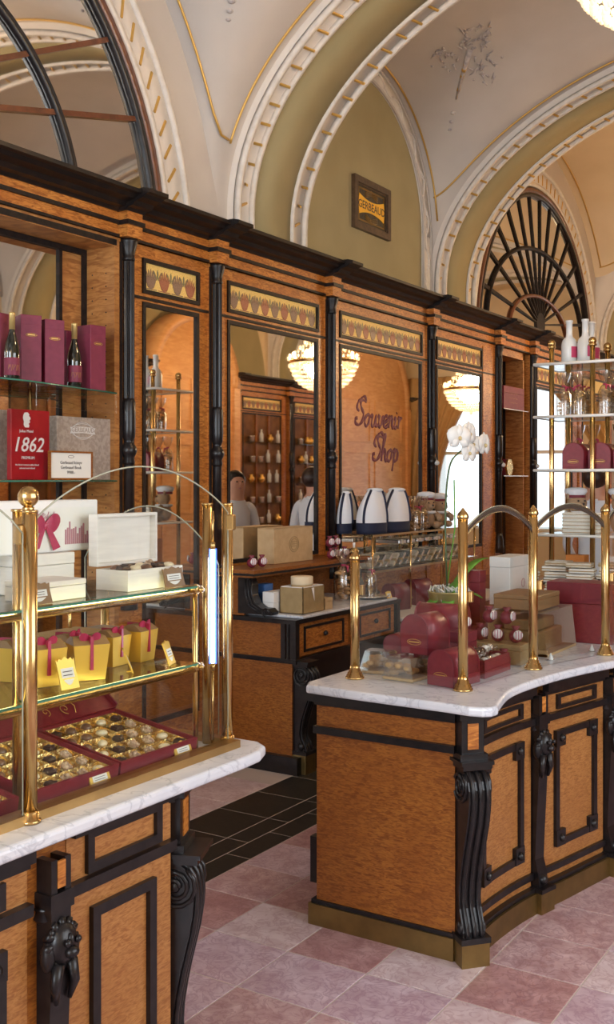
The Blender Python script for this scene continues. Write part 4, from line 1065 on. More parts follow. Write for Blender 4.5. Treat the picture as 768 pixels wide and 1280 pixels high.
for z in (S1, S2):
    s = MB().box(-2.235, -1.862, .82, 2.36, z - .008, z).build('glass_shelf', 'shelf_glass', gc)
    MB().box(-1.8635, -1.8595, .82, 2.36, z - .0068, z - .0012).build('front_edge', 'glass_edge', s)
    MB().tube([(-1.872, .8, z - .02), (-1.872, 2.36, z - .02)], .009, 8).build('shelf_rail', 'brass', gc)
    MB().tube([(-1.872, 2.36, z - .018), (-2.235, 2.36, z - .018)], .007, 8).build('shelf_rail', 'brass', gc)
    MB().tube([(-2.235, .8, z - .018), (-2.235, 2.36, z - .018)], .007, 8).build('shelf_rail', 'brass', gc)
    MB().box(-1.892, -1.884, .85, 2.34, z - .0135, z - .0085).build('light_strip', 'light_strip', gc)
    b = MB(); b.sphere((-1.872, 2.362, z - .012), .016, 10, 8); b.sphere((-1.872, 2.385, z - .012), .010, 8, 6); b.sphere((-1.85, 2.362, z - .012), .009, 8, 6); b.build('shelf_joint', 'brass', gc)
for x, y, r in ((-1.872, 2.362, .0085), (-2.225, 2.368, .0125), (-2.225, 2.22, .006), (-2.225, 1.55, .010), (-1.872, .9, .0085)): MB().tube([(x, y, CT if r != .006 and r != .010 else S2), (x, y, S1 - .01)], r, 10).build('upright', 'brass', gc)

lt = thing('reflection_streak', 'slim upright glowing strip imitating a bluish window reflection at the end of the tall glass case', 'reflection', (-1.868, 2.438, 1.12))  # added glowing strip imitating a window reflection at the case end
MB().lathe([(.0048, 1.165), (.0048, 1.50)], (-1.868, 2.438, 0), 10).build('tube', 'reflection_streak', lt)
MB().box(-1.8765, -1.8735, 2.431, 2.437, 1.165, 1.50).build('glare_fringe', 'glare_blue', lt)  # thin strips carrying the painted blue glare
MB().box(-1.8625, -1.8595, 2.441, 2.446, 1.165, 1.50).build('glare_fringe', 'glare_blue', lt)
b = MB(); b.lathe([(.008, 1.145), (.008, 1.167)], (-1.868, 2.438, 0), 10); b.lathe([(.008, 1.498), (.008, 1.52)], (-1.868, 2.438, 0), 10); b.tube([(-1.868, 2.438, CT + .018), (-1.868, 2.438, 1.15)], .004, 6); b.tube([(-1.868, 2.438, 1.51), (-1.868, 2.438, 1.61)], .004, 6); b.build('streak_mount', 'brass', lt)  # made-up brass mounts holding the added streak

gr = thing('glass_screen', 'low glass screen with arched panes between brass posts on the wavy counter', 'glass screen', (-1.55, 4.0, CT))
PO = [(-2.035, 3.565, 1.395), (-1.582, 3.573, 1.565), (-1.517, 4.131, 1.565), (-1.371, 4.64, 1.565), (-1.35, 5.2, 1.565)]
for x, y, z in PO: post(gr, x, y, CT, z, .0185)
for p, q in zip(PO[1:-1], PO[2:]): arched_pane(gr, p[:2], q[:2], CT + .006, 1.50, 1.60, band=.024)
a, b_ = Vector(PO[0][:2]), Vector(PO[1][:2]); M = basis((a.x, a.y, 0), (b_.x - a.x, b_.y - a.y, 0), (0, 0, 1)); L = (b_ - a).length
MB().prism([(0, CT + .006), (L, CT + .006), (L, 1.50), (0, 1.37)], 'z', -.003, .003, M).build('pane', 'glass', gr)
b = MB()
for x, y, z in PO[:4]: b.bbox(x + .016, x + .032, y + .006, y + .03, 1.25, 1.29, .003)
b.build('pane_clip', 'brass_rail', gr)

# ================================================================== GOODS IN THE TALL CASE
def plaque_poly(w, h):
    return [(-w / 2, 0), (w / 2, 0), (w * .47, h * .6), (w * .5, h * .92), (w * .40, h * .86), (w * .34, h * .95), (w * .18, h * .9), (0, h), (-w * .18, h * .9), (-w * .34, h * .95), (-w * .40, h * .86), (-w * .5, h * .92), (-w * .47, h * .6)]
def price_card(x, y, z, ang, tilt, w, h, body, label, lines=True):
    """scalloped card with a white paper label; front faces direction ang"""
    r = thing('price_card', label, 'price card', (x, y, z), ang)
    M = Matrix.Rotation(-tilt, 4, 'Y') @ basis((0, 0, 0), (0, 1, 0), (0, 0, 1))
    c = MB().prism(plaque_poly(w, h), 'z', -.002, .002, M).build('card', body, r, world=False)
    l = MB().prism([(-w * .34, h * .34), (w * .34, h * .34), (w * .34, h * .64), (-w * .34, h * .64)], 'z', .002, .003, M)
    l.prism([(-w * .28 + w * .56 * k / 8, h * .29 - h * .17 * math.sin(PI * k / 8)) for k in range(9)], 'z', .002, .003, M)
    l = l.build('paper_label', 'paper', r, world=False)
    if lines:
        t = MB()
        for k in range(2): t.prism([(-w * .26, h * (.41 + .11 * k)), (w * .24, h * (.41 + .11 * k)), (w * .24, h * (.435 + .11 * k)), (-w * .26, h * (.435 + .11 * k))], 'z', .003, .0034, M)
        t.build('print', 'ink_dark', l, world=False)
    st = MB().box(-.016, -.002, -.004, .004, 0, .003).build('foot', body, r, world=False)
    return r
CH = {}
def choc_mesh(k):
    if k in CH: return CH[k]
    b = MB()
    if k == 'oval_white': b.sphere((0, 0, .009), .021, 12, 6, (.72, 1.0, .5)); m = 'choc_white'
    elif k == 'dark_square': b.bbox(-.016, .016, -.018, .018, 0, .018, .005); b.tube([(-.012, -.014, .018), (.012, .014, .019)], .002, 5); m = 'choc_dark'
    elif k == 'milk_dome': b.sphere((0, 0, .006), .019, 12, 7, (1, 1, .75)); m = 'choc_milk'
    elif k == 'striped_dark':
        b.bbox(-.015, .015, -.02, .02, 0, .016, .005); m = 'choc_dark'
        for q in range(5): b.tube([(-.013, -.014 + q * .007, .016), (.013, -.011 + q * .007, .0165)], .0016, 5)
    else:
        rq = random.Random(2); b.sphere((0, 0, .008), .017, 10, 6, (1, 1, .8)); m = 'choc_nut'
        for q in range(22): a = rq.uniform(0, 6.28); e = rq.uniform(.1, 1.4); b.sphere((.017 * math.cos(a) * math.cos(e), .017 * math.sin(a) * math.cos(e), .008 + .014 * math.sin(e)), .0045, 5, 4)
    o = b.build('chocolate', m); CH[k] = o.data; bpy.data.objects.remove(o); return CH[k]
CHN = {'oval_white': 'oval white chocolate', 'dark_square': 'square dark chocolate', 'milk_dome': 'domed milk chocolate', 'striped_dark': 'striped dark chocolate bar', 'nutty': 'rough nut-coated praline'}
def choc_box(x, y, tilt, w, d, n, label, where, seed):
    r = thing('chocolate_box', label, 'chocolate box', (x, y, CT + .001)); r.rotation_euler = (0, tilt, 0)
    t, h = .007, .045
    b = MB(); b.box(-d, 0, 0, w, 0, .006); b.box(-t, 0, 0, w, 0, h); b.box(-d, -d + t, 0, w, 0, h); b.box(-d + t, -t, 0, t, 0, h); b.box(-d + t, -t, w - t, w, 0, h); b.build('base', 'burgundy_red', r, world=False)
    tr = MB(); tr.box(-d + t, -t, t, w - t, .006, .018)
    cx, cy = (d - 2 * t) / n, (w - 2 * t) / n
    for i in range(n + 1): tr.prism([(-t - i * cx - .006, .018), (-t - i * cx + .006, .018), (-t - i * cx, .034)] if 0 < i < n else [(-t - i * cx - (.0 if i == 0 else -.0) - .004, .018), (-t - i * cx + .004, .018), (-t - i * cx, .036)], 'y', t, w - t)
    for i in range(n + 1): tr.prism([(t + i * cy - .005, .018), (t + i * cy + .005, .018), (t + i * cy, .033)], 'x', -d + t, -t)
    tr.build('gold_tray', 'gold_foil', r, world=False)
    # lid hinged at the back, leaning back
    a = .50; M = Matrix.Translation((-d, 0, h)) @ Matrix.Rotation(a, 4, 'Y')
    l = MB(); l.box(-d, 0, 0, w, 0, .006, M); l.box(-d, -d + .006, 0, w, 0, .018, M); l.box(-d, 0, 0, .006, 0, .018, M); l.box(-d, 0, w - .006, w, 0, .018, M); l = l.build('lid', 'burgundy_red', r, world=False)
    o = MB(); rq = random.Random(seed)
    for k in range(16):
        px, py = rq.uniform(-d * .9, -d * .08), rq.uniform(w * .04, w * .45); R = rq.uniform(.012, .03); s = rq.choice((-1, 1))
        o.tube([tuple(M @ Vector((px + R * (1 - q / 16) * math.cos(s * q * .55), py + R * (1 - q / 16) * math.sin(s * q * .55), .0075))) for q in range(15)], .0012, 4)
    o.tube([tuple(M @ Vector((-d * .95 + d * .9 * q / 12, w * .5 + .015 * math.sin(q * 1.3), .0075))) for q in range(13)], .0013, 4)
    o.build('gold_scrolls', 'gold_paint', l, world=False)
    R = Matrix.Translation(r.location) @ Matrix.Rotation(tilt, 4, 'Y')
    rq = random.Random(seed + 9); names = list(CHN)
    for i in range(n):
        for j in range(n):
            k = ('oval_white', 'dark_square', 'milk_dome', 'nutty', 'oval_white', 'striped_dark', 'nutty', 'milk_dome')[(i * 3 + j * 5 + seed) % 8]
            p = R @ Vector((-t - (i + .5) * cx, t + (j + .5) * cy, .0205))
            o = bpy.data.objects.new('chocolate', choc_mesh(k)); COL.objects.link(o); o.location = p; o.rotation_euler = (0, tilt, rq.uniform(-.5, .5)); s = cy / .067; o.scale = (s, s, s)
            tag(o, CHN[k] + ' in ' + where, 'chocolate', CHN[k] + 's in ' + where)
    # paper plaque leaning on the front edge
    return r
choc_box(-1.862, 2.035, .15, .315, .315, 5, 'open burgundy chocolate box with gold tray beside the case end pane', 'the burgundy box beside the case end pane', 1)
choc_box(-1.862, 1.735, .15, .292, .315, 5, 'open burgundy chocolate box with gold tray between two others', 'the middle burgundy box', 4)
choc_box(-1.862, 1.37, .15, .32, .315, 5, 'open burgundy chocolate box half hidden behind the brass post', 'the burgundy box behind the brass post', 7)
price_card(-1.848, 2.285, CT + .002, 0, .35, .075, .05, 'gold_card', 'gold price card leaning on the burgundy box by the case end pane')
price_card(-1.848, 1.955, CT + .002, 0, .35, .075, .05, 'gold_card', 'gold price card leaning on the middle burgundy box')

# gold boxes with bows on the middle shelf
gb = thing('gold_gift_box', 'x', 'gift box', (0, 0, 0))
w0, w1, h = .036, .046, .088
vs = [(-w0 * .8, -w0, 0), (w0 * .8, -w0, 0), (w0 * .8, w0, 0), (-w0 * .8, w0, 0), (-w1 * .8, -w1, h), (w1 * .8, -w1, h), (w1 * .8, w1, h), (-w1 * .8, w1, h)]
MB().add(vs, [(0, 3, 2, 1), (4, 5, 6, 7), (0, 1, 5, 4), (1, 2, 6, 5), (2, 3, 7, 6), (3, 0, 4, 7)]).build('box', 'gold_card', gb, world=False)
b = MB(); b.add([(-w1 * .8, -w1, h), (w1 * .8, -w1, h), (w1 * .8, w1, h), (-w1 * .8, w1, h), (-w1 * .25, -w1 * .9, h + .018), (w1 * .25, -w1 * .9, h + .018), (w1 * .25, w1 * .9, h + .018), (-w1 * .25, w1 * .9, h + .018)], [(0, 3, 2, 1), (4, 5, 6, 7), (0, 1, 5, 4), (1, 2, 6, 5), (2, 3, 7, 6), (3, 0, 4, 7)]); b.build('folded_lid', 'brown_card', gb, world=False)
def bow(mb, c, s, M=None):
    c = Vector(c)
    for sg in (-1, 1):
        vs = []; fs = []; n = 10
        for q in range(n + 1):
            t = q / n; w = .16 + .34 * math.sin(PI * t)
            for e in (-1, 1): vs.append(c + Vector((.06 * s + .22 * s * math.sin(PI * t) * (1 if e > 0 else .2), sg * s * 1.05 * t, s * (.28 * t + e * w * (1 if t < .95 else .6)))))
        for q in range(n): fs.append((2 * q, 2 * q + 2, 2 * q + 3, 2 * q + 1))
        back = [v + Vector((-.16 * s, 0, 0)) for v in vs]; k = len(vs)
        fs += [tuple(i + k for i in f[::-1]) for f in fs]
        for q in range(n): fs += [(2 * q, 2 * q + k, 2 * q + 2 + k, 2 * q + 2), (2 * q + 1, 2 * q + 3, 2 * q + 3 + k, 2 * q + 1 + k)]
        fs.append((2 * n, 2 * n + k, 2 * n + 1 + k, 2 * n + 1))
        mb.add(vs + back, fs, False, M)
        a = c + Vector((.05 * s, sg * .1 * s, 0)); e = c + Vector((.12 * s, sg * .75 * s, -1.25 * s)); d = Vector((0, .26 * s, .08 * s)); x_ = Vector((.05 * s, 0, 0))
        mb.add([a - d * .5, a + d * .5, e + d, e - d, a - d * .5 + x_, a + d * .5 + x_, e + d + x_, e - d + x_], [(0, 1, 2, 3), (7, 6, 5, 4), (0, 4, 5, 1), (1, 5, 6, 2), (2, 6, 7, 3), (3, 7, 4, 0)], False, M)
    mb.sphere(c, .2 * s, 8, 6, M=M)
    return mb
bow(MB(), (.02, 0, h + .012), .026).build('bow', 'ribbon', gb, world=False)
b = MB(); b.box(-w1 * .8, w1 * .81, -.004, .004, h * .3, h + .02); b.build('ribbon_band', 'ribbon', gb, world=False)
for (x, y, rz, s) in ((-2.03, 2.30, .15, 1.0), (-2.04, 2.20, .1, .95), (-1.955, 2.015, -.5, 1.05), (-2.06, 2.05, .3, 1.0), (-1.99, 1.89, -.3, 1.08), (-2.11, 1.90, .2, 1.0), (-2.0, 1.60, .1, 1.0)):
    dup(gb, (x, y, S2 + .001), rz, 'gold gift box with burgundy bow on the middle shelf of the tall glass case', 'gold gift boxes on the middle glass shelf', s)
for c in list(gb.children): bpy.data.objects.remove(c)
bpy.data.objects.remove(gb)
price_card(-1.892, 1.89, S2 + .001, -.15, .35, .055, .082, 'gold_card', 'tall gold price card before the gold boxes beside the brass post')
price_card(-1.905, 2.30, S2 + .001, .35, .35, .05, .07, 'gold_card', 'gold price card standing alone at the shelf end')
price_card(-1.92, 2.15, S2 + .001, .8, .4, .05, .072, 'gold_card', 'gold price card turned sideways between the gold boxes')

# top shelf: white wooden boxes
wb = thing('chocolate_box', 'open white wooden chocolate box with raised lid on the top glass shelf', 'chocolate box', (-1.93, 2.2, S1 + .001))
x0, x1, y0, y1, z0 = -2.02, -1.905, 2.115, 2.345, S1 + .001
b = MB(); b.box(x0, x1, y0, y1, z0, z0 + .044); b.build('base', 'white_wood', wb)
b = MB(); b.box(x1 - .006, x1 - .0002, y0 + .0002, y1 - .0002, z0 + .044, z0 + .056); b.box(x0, x0 + .006, y0, y1, z0 + .044, z0 + .056); b.box(x0 + .006, x1 - .006, y0 + .0002, y0 + .006, z0 + .044, z0 + .056); b.box(x0 + .006, x1 - .006, y1 - .006, y1 - .0002, z0 + .044, z0 + .056); b.build('wall_rim', 'white_wood', wb)
b = MB(); b.bbox(x0 - .03, x0 - .016, y0, y1 + .02, z0 + .062, z0 + .205, .002); b.frame(y0, y1 + .02, z0 + .062, z0 + .205, .008, x0 - .018, x0 + .004); b.build('lid', 'white_wood', wb)
MB().box(x0 + .007, x1 - .007, y0 + .007, y1 - .007, z0 + .0441, z0 + .046).build('tray', 'white_card', wb)
for k in range(9):
    kk = ('dark_square', 'milk_dome', 'oval_white', 'dark_square', 'milk_dome', 'oval_white', 'dark_square', 'nutty', 'oval_white')[k]
    o = bpy.data.objects.new('chocolate', choc_mesh(kk)); COL.objects.link(o); o.location = (-1.94 - .045 * (k % 2), 2.135 + .0235 * k, z0 + .0465); tag(o, CHN[kk] + ' in the open white wooden box', 'chocolate', CHN[kk] + 's in the white box')
price_card(-1.882, 2.285, S1 + .001, 0, .25, .085, .058, 'brown_card', 'brown scalloped price card before the open white wooden box')
price_card(-1.89, 1.785, S1 + .001, 0, .25, .085, .055, 'brown_card', 'brown scalloped price card before the closed white box by the post')
def simple_box(name, label, cat, x0, x1, y0, y1, z0, z1, m, lid=None, group=None, lip=.3, ang=0):
    cx, cy = (x0 + x1) / 2, (y0 + y1) / 2
    r = thing(name, label, cat, (cx, cy, z0), ang, group)
    h = z1 - z0; a, b_ = (x1 - x0) / 2, (y1 - y0) / 2
    MB().bbox(-a + .001, a - .001, -b_ + .001, b_ - .001, 0, h * (1 - lip), .0015).build('box', m, r, world=False)
    MB().bbox(-a, a, -b_, b_, h * (1 - lip) + .001, h, .002).build('lid', lid or m, r, world=False)
    return r
simple_box('gift_box', 'low closed white box on the top shelf behind the price card', 'gift box', -2.03, -1.91, 1.80, 1.965, S1 + .001, S1 + .05, 'white_wood')
simple_box('gift_box', 'tall white box stacked behind the low closed white box', 'gift box', -2.17, -2.06, 1.88, 2.075, S1 + .001, S1 + .105, 'white_wood')
simple_box('gift_box', 'white box on the top shelf half hidden by the ball-topped post', 'gift box', -2.05, -1.92, 1.45, 1.66, S1 + .001, S1 + .10, 'white_wood')
rb = thing('gift_box', 'white picture box with a burgundy bow standing above the white boxes', 'gift box', (-2.13, 1.99, S1 + .106))
MB().bbox(-2.165, -2.085, 1.80, 2.19, S1 + .106, S1 + .245, .003).build('box', 'white_card', rb)
MB().box(-2.085, -2.083, 1.83, 2.17, S1 + .112, S1 + .225).build('picture_field', 'paper', rb)
b = MB(); rq = random.Random(11)
for k in range(14): y = 2.06 + k * .0075; hh = rq.uniform(.02, .065); b.box(-2.083, -2.0815, y, y + .005, S1 + .125, S1 + .125 + hh)
for k in range(8): b.tube([(-2.082, 1.87 + .02 * k, S1 + .19 + .01 * math.sin(k)), (-2.082, 1.88 + .02 * k, S1 + .215)], .0012, 4)
for k in range(26): a = rq.uniform(0, PI); b.tube([(-2.082, 1.955, S1 + .185), (-2.082, 1.955 + .045 * math.cos(a), S1 + .185 + .035 * math.sin(a))], .0009, 4)
b.build('city_print', 'ink_pink', rb)
b = MB(); b.sphere((-2.078, 1.985, S1 + .178), .008, 8, 6)
bow(b, (-2.075, 1.985, S1 + .178), .05); b.v = [(-2.082 + (v[0] + 2.082) * .5, v[1], v[2]) for v in b.v]; b.build('bow', 'ribbon', rb)
simple_box('gift_box', 'white box with a small print half hidden at the picture edge of the top shelf', 'gift box', -2.16, -2.09, 1.45, 1.78, S1 + .102, S1 + .25, 'white_card')

# ================================================================== WINE NICHE: shelves, bottles, boxes
def niche_shelf(z, lab):
    sh = thing('glass_shelf', lab, 'shelf', (-4.0, 3.2, z))
    poly = [(-4.07, 2.3), (-3.66, 2.3), (-3.66, 3.40), (-3.79, 4.12), (-4.07, 4.12)]
    MB().prism(poly, 'z', z - .01, z).build('shelf_plate', 'shelf_glass', sh)
    e = MB(); e.tube([(-3.66, 2.3, z - .005), (-3.66, 3.40, z - .005), (-3.79, 4.12, z - .005), (-4.06, 4.12, z - .005)], .004, 5); e.build('shelf_edge', 'glass_edge', sh)
    return sh
N1, N2 = 2.16, 1.70
sh = niche_shelf(N1, 'clear glass shelf carrying the wine bottles and slim burgundy boxes')
niche_shelf(N2, 'clear glass shelf carrying the red and taupe boxes in the wine niche')
MB().prism([(-3.67, 3.45), (-3.79, 4.12), (-3.795, 4.119), (-3.675, 3.449)], 'z', N1 - .115, N1 - .012).build('hanging_lip', 'glass', sh)
b = MB(); b.tube([(-3.9, 3.62, N2 + .001), (-3.9, 3.62, N1 - .012)], .011, 8); b.build('support_post', 'brass', sh)
bt = thing('wine_bottle', 'x', 'bottle', (0, 0, 0))
MB().lathe([(.034, 0), (.037, .004), (.037, .15), (.033, .185), (.022, .22), (.0145, .25), (.0135, .30)], (0, 0, 0), 18).build('bottle', 'bottle_glass', bt, world=False)
MB().lathe([(.0150, .255), (.0150, .325), (.0155, .326), (.0155, .335), (.013, .337)], (0, 0, 0), 14).build('capsule', 'capsule', bt, world=False)
l = MB().lathe([(.0374, .035), (.0376, .036), (.0376, .118), (.0374, .119)], (0, 0, 0), 18).build('wrap_label', 'magenta_card', bt, world=False)
b = MB()
for k in range(7): a = -.6 + k * .2; b.tube([(.038 * math.cos(a), .038 * math.sin(a), .062 + .01 * math.sin(k * 2)), (.038 * math.cos(a + .12), .038 * math.sin(a + .12), .085)], .0007, 4)
b.build('label_scroll', 'gold_paint', l, world=False)
def at_niche(u, x): 
    a = .8449 * u - 1026.5; bb = 904 + .5347 * u; return bb * x / a
for u, lab in ((15, 'dark wine bottle between the slim burgundy boxes farthest from the niche column'), (93, 'dark wine bottle beside the slim burgundy box nearest the niche column')):
    dup(bt, (-3.86, at_niche(u, -3.86), N1 + .001), -.6, lab, 'wine bottles on the niche shelf')
for c in list(bt.children):
    for g in list(c.children): bpy.data.objects.remove(g)
    bpy.data.objects.remove(c)
bpy.data.objects.remove(bt)
def bottle_box(u0, u1, x, h, rz, lab, emblem=True, z=N1, m='magenta_card'):
    ya, yb = at_niche(u0, x), at_niche(u1, x); w = abs(yb - ya)
    w = min(w, .115)
    r = thing('bottle_box', lab, 'gift box', (x, (ya + yb) / 2, z + .001), rz, 'slim burgundy bottle boxes')
    k = w / 2 / 1.12
    MB().bbox(-k, k, -k, k, 0, h, .002).build('box', m, r, world=False)
    MB().bbox(-k - .0006, k + .0006, -k - .0006, k + .0006, h * .86, h + .001, .002).build('lid', m, r, world=False)
    if emblem:
        b = MB(); b.tube([(k + .001, .028 * math.cos(q * PI / 10), h * .72 + .008 * math.sin(q * PI / 10)) for q in range(20)], .0012, 4, closed=True); b.box(k, k + .0015, -.018, .018, h * .72 - .003, h * .72 + .003); b.build('emblem', 'gold_paint', r, world=False)
bottle_box(-10, 9, -3.95, .335, .1, 'slim burgundy bottle box at the open end of the niche shelf', False)
bottle_box(21, 49, -3.93, .345, -.45, 'slim burgundy bottle box standing beside the first wine bottle')
bottle_box(50, 76, -3.90, .335, -.35, 'slim burgundy bottle box between the two wine bottles')
bottle_box(72, 92, -4.02, .315, .05, 'slim burgundy bottle box half hidden behind the second wine bottle', False)
bottle_box(102, 127, -3.86, .335, -.1, 'slim burgundy bottle box nearest the niche column')

# red tin, taupe boxes, framed card on the lower niche shelf
def panel_box(name, label, u0, u1, x, dep, h, m, z=N2):
    ya, yb = at_niche(u0, x), at_niche(u1, x)
    r = thing(name, label, 'gift box', (x - dep / 2, (ya + yb) / 2, z + .001))
    MB().bbox(x - dep, x, ya, yb, z + .001, z + h, .002).build('box', m, r)
    return r, ya, yb
r, ya, yb = panel_box('coffee_tin', 'bright red box printed 1862 beside the framed card in the wine niche', 14, 62, -3.80, .03, .335, 'bright_red')
yc = (ya + yb) / 2 - .018; X_ = -3.799
text_mb('1862', .098, basis((X_, yc, N2 + .165), (0, 1, 0), (0, 0, 1)), shear=.25, bold=.0008).build('year_print', 'print_silver', r)
text_mb('PREMIUM', .020, basis((X_, yc, N2 + .105), (0, 1, 0), (0, 0, 1))).build('word_print', 'print_silver', r)
text_mb('Julius Meinl', .019, basis((X_, yc - .01, N2 + .232), (0, 1, 0), (0, 0, 1))).build('name_print', 'print_silver', r)
for k, tx in enumerate(('the finest roasted coffee blend', 'selected and refined')): text_mb(tx, .012, basis((X_, yc - .005, N2 + .072 - .016 * k), (0, 1, 0), (0, 0, 1))).build('small_print', 'print_silver', r)
hd = [(-.012, 0), (.012, 0), (.016, .012), (.01, .02), (.02, .028), (.016, .04), (.024, .046), (.02, .058), (.012, .062), (.016, .07), (.004, .082), (-.014, .08), (-.022, .066), (-.024, .05), (-.018, .03), (-.02, .014)]
MB().prism([(yc - .008 + a, N2 + .25 + b_ * .88) for a, b_ in hd], 'x', X_, X_ + .001).build('head_emblem', 'print_silver', r)
def emblem(parent, X_, yc, zc, w, m='print_silver', txt='GERBEAUD'):
    b = MB(); b.tube([(X_, yc + w * .5 * math.cos(q * PI / 16), zc + w * .22 * math.sin(q * PI / 16)) for q in range(32)], w * .012, 5, closed=True)
    b.tube([(X_, yc + w * .42 * math.cos(q * PI / 16), zc + w * .27 * math.sin(q * PI / 16)) for q in range(32)], w * .009, 5, closed=True)
    b.prism([(yc - w * .56, zc - w * .10), (yc - w * .5, zc), (yc - w * .56, zc + w * .10), (yc, zc + w * .13), (yc + w * .56, zc + w * .10), (yc + w * .5, zc), (yc + w * .56, zc - w * .10), (yc, zc - w * .07)], 'x', X_ - .0005, X_ + .0008)
    o = b.build('emblem', m, parent)
    text_mb(txt, w * .20, basis((X_ + .001, yc, zc + w * .02), (0, 1, 0), (0, 0, 1)), bold=.0003).build('lettering', 'taupe_paper', parent)
r, ya, yb = panel_box('gift_book', 'tall taupe patterned box with a silver oval emblem behind the framed card', 71, 139, -3.90, .07, .325, 'taupe_paper')
emblem(r, -3.899, (ya + yb) / 2 - .015, N2 + .255, .165)
panel_box('gift_book', 'taupe patterned box at the open end of the wine niche', -30, 16, -3.90, .07, .335, 'taupe_paper')
fr = thing('framed_card', 'small framed price notice leaning between the red and taupe boxes', 'framed card', (-3.75, at_niche(90, -3.75), N2 + .001))
ya, yb = at_niche(62, -3.75), at_niche(116, -3.75)
b = MB(); b.frame(ya, yb, N2 + .001, N2 + .142, .009, -3.762, -3.748); b.build('frame', 'burl_dark', fr)
MB().box(-3.76, -3.754, ya + .006, yb - .006, N2 + .008, N2 + .135).build('card', 'paper', fr)
yc = (ya + yb) / 2
for k, tx in enumerate(('Gerbeaud könyv', 'Gerbeaud Book', '9900.-')): text_mb(tx, .022, basis((-3.7535, yc, N2 + .085 - .024 * k), (0, 1, 0), (0, 0, 1))).build('notice_print', 'ink_dark', fr)
b = MB(); b.tube([(-3.7535, yc + .02 * math.cos(q * PI / 8), N2 + .115 + .006 * math.sin(q * PI / 8)) for q in range(16)], .001, 4, closed=True); b.build('notice_emblem', 'ink_dark', fr)

# small niche: gold hexagonal box and burgundy boxes on shelves
sh = thing('glass_shelf', 'small glass shelf with a gold hexagonal box in the small niche', 'shelf', (-4.0, 9.92, 1.745))
MB().box(-4.24, -3.83, 9.62, 10.28, 1.735, 1.745).build('shelf_plate', 'shelf_glass', sh)
MB().box(-3.83, -3.827, 9.62, 10.28, 1.736, 1.744).build('shelf_edge', 'acrylic_edge', sh)
sh = thing('glass_shelf', 'small glass shelf with a burgundy box in the small niche', 'shelf', (-4.0, 9.92, 2.40))
MB().box(-4.24, -3.83, 9.62, 10.28, 2.392, 2.40).build('shelf_plate', 'shelf_glass', sh)
MB().box(-3.83, -3.827, 9.62, 10.28, 2.393, 2.399).build('shelf_edge', 'acrylic_edge', sh)
hx = thing('gift_box', 'gold hexagonal box standing on edge in the small niche', 'gift box', (-3.87, 9.83, 1.746))
MB().prism([(9.83 + .092 * math.cos(PI * k / 3), 1.746 + .081 + .092 * math.sin(PI * k / 3)) for k in range(6)], 'x', -3.93, -3.87).build('box', 'burgundy', hx)
MB().prism([(9.83 + .088 * math.cos(PI * k / 3), 1.746 + .081 + .088 * math.sin(PI * k / 3)) for k in range(6)], 'x', -3.87, -3.85).build('gold_lid', 'gold_foil', hx)
r = simple_box('gift_box', 'wide burgundy box with faint gold lettering in the small niche', 'gift box', -3.95, -3.87, 9.72, 10.27, 2.401, 2.63, 'magenta_card')
b = MB()
for k in range(3): b.tube([(.0365, -.12 + .024 * q, .16 - .045 * k + .008 * math.sin(q * 2 + k)) for q in range(10)], .003, 4)
b.build('gold_lettering', 'gold_paint', r, world=False)
simple_box('gift_box', 'narrow burgundy box behind the wide one in the small niche', 'gift box', -4.08, -3.99, 9.63, 9.79, 2.401, 2.70, 'magenta_card')
simple_box('paper_stack', 'grey paper stack at the back of the middle glass shelf', 'paper', -2.215, -2.10, 2.10, 2.345, S2 + .001, S2 + .085, 'taupe_paper', lip=.15)
o = MB().box(-2.23, -2.09, 2.02, 2.25, S2 + .087, S2 + .089).build('kraft_envelope', 'kraft'); tag(o, 'flat kraft envelope lying on the grey paper stack', 'envelope')
# ================================================================== GOODS ON THE WAVY COUNTER
def dome_box(x, y, z, rz, w, h, L, label, m='burgundy_red', seal=True, base=.0, group='burgundy domed boxes'):
    """mailbox-shaped gift box; axis along local +y, front face at y=0"""
    r = thing('domed_gift_box', label, 'gift box', (x, y, z), rz, group)
    k = h - w / 2
    P = [(-w / 2, 0), (w / 2, 0)] + [(w / 2 * math.cos(PI * q / 12), k + w / 2 * math.sin(PI * q / 12)) for q in range(13)]
    MB().prism(P, 'y', .004, L - .004, smooth=True).build('body', m, r, world=False)
    b = MB()
    for y0, y1 in ((0, .006), (L - .006, L)): b.prism([(a * 1.02, c * 1.01) for a, c in P], 'y', y0, y1)
    b.build('end_panel', m, r, world=False)
    b = MB()
    for y0 in (-.0005,): b.tube([(a * 1.02, y0, c * 1.01) for a, c in P[1:]] + [(-w / 2 * 1.02, y0, 0)], .0022, 5)
    b.build('rim', 'burgundy', r, world=False)
    if seal:
        b = MB(); b.tube([(w * .26 * math.cos(q * PI / 10), -.0008, h * .30 + w * .09 * math.sin(q * PI / 10)) for q in range(20)], .0012, 4, closed=True); b.box(-w * .2, w * .2, -.0015, 0, h * .285, h * .315); b.build('emblem', 'gold_paint', r, world=False)
    if base: MB().bbox(-w / 2 - .003, w / 2 + .003, -.003, L + .003, 0, base, .002).build('drawer_base', m, r, world=False)
    return r
dome_box(-1.845, 3.70, 1.02, -.12, .122, .152, .165, 'burgundy domed box with an oval emblem set on the brown bags')
dome_box(-1.685, 3.60, CT + .001, -.2, .115, .135, .17, 'burgundy domed box with a drawer base beside the corner brass post', base=.04)
dome_box(-2.06, 4.19, CT + .001, -1.45, .15, .235, .21, 'large glossy red domed box lying behind the emblem domed box', m='burgundy_red')
dome_box(-2.035, 3.88, .955, .15, .075, .10, .1, 'small burgundy domed box at the back edge of the wavy counter')
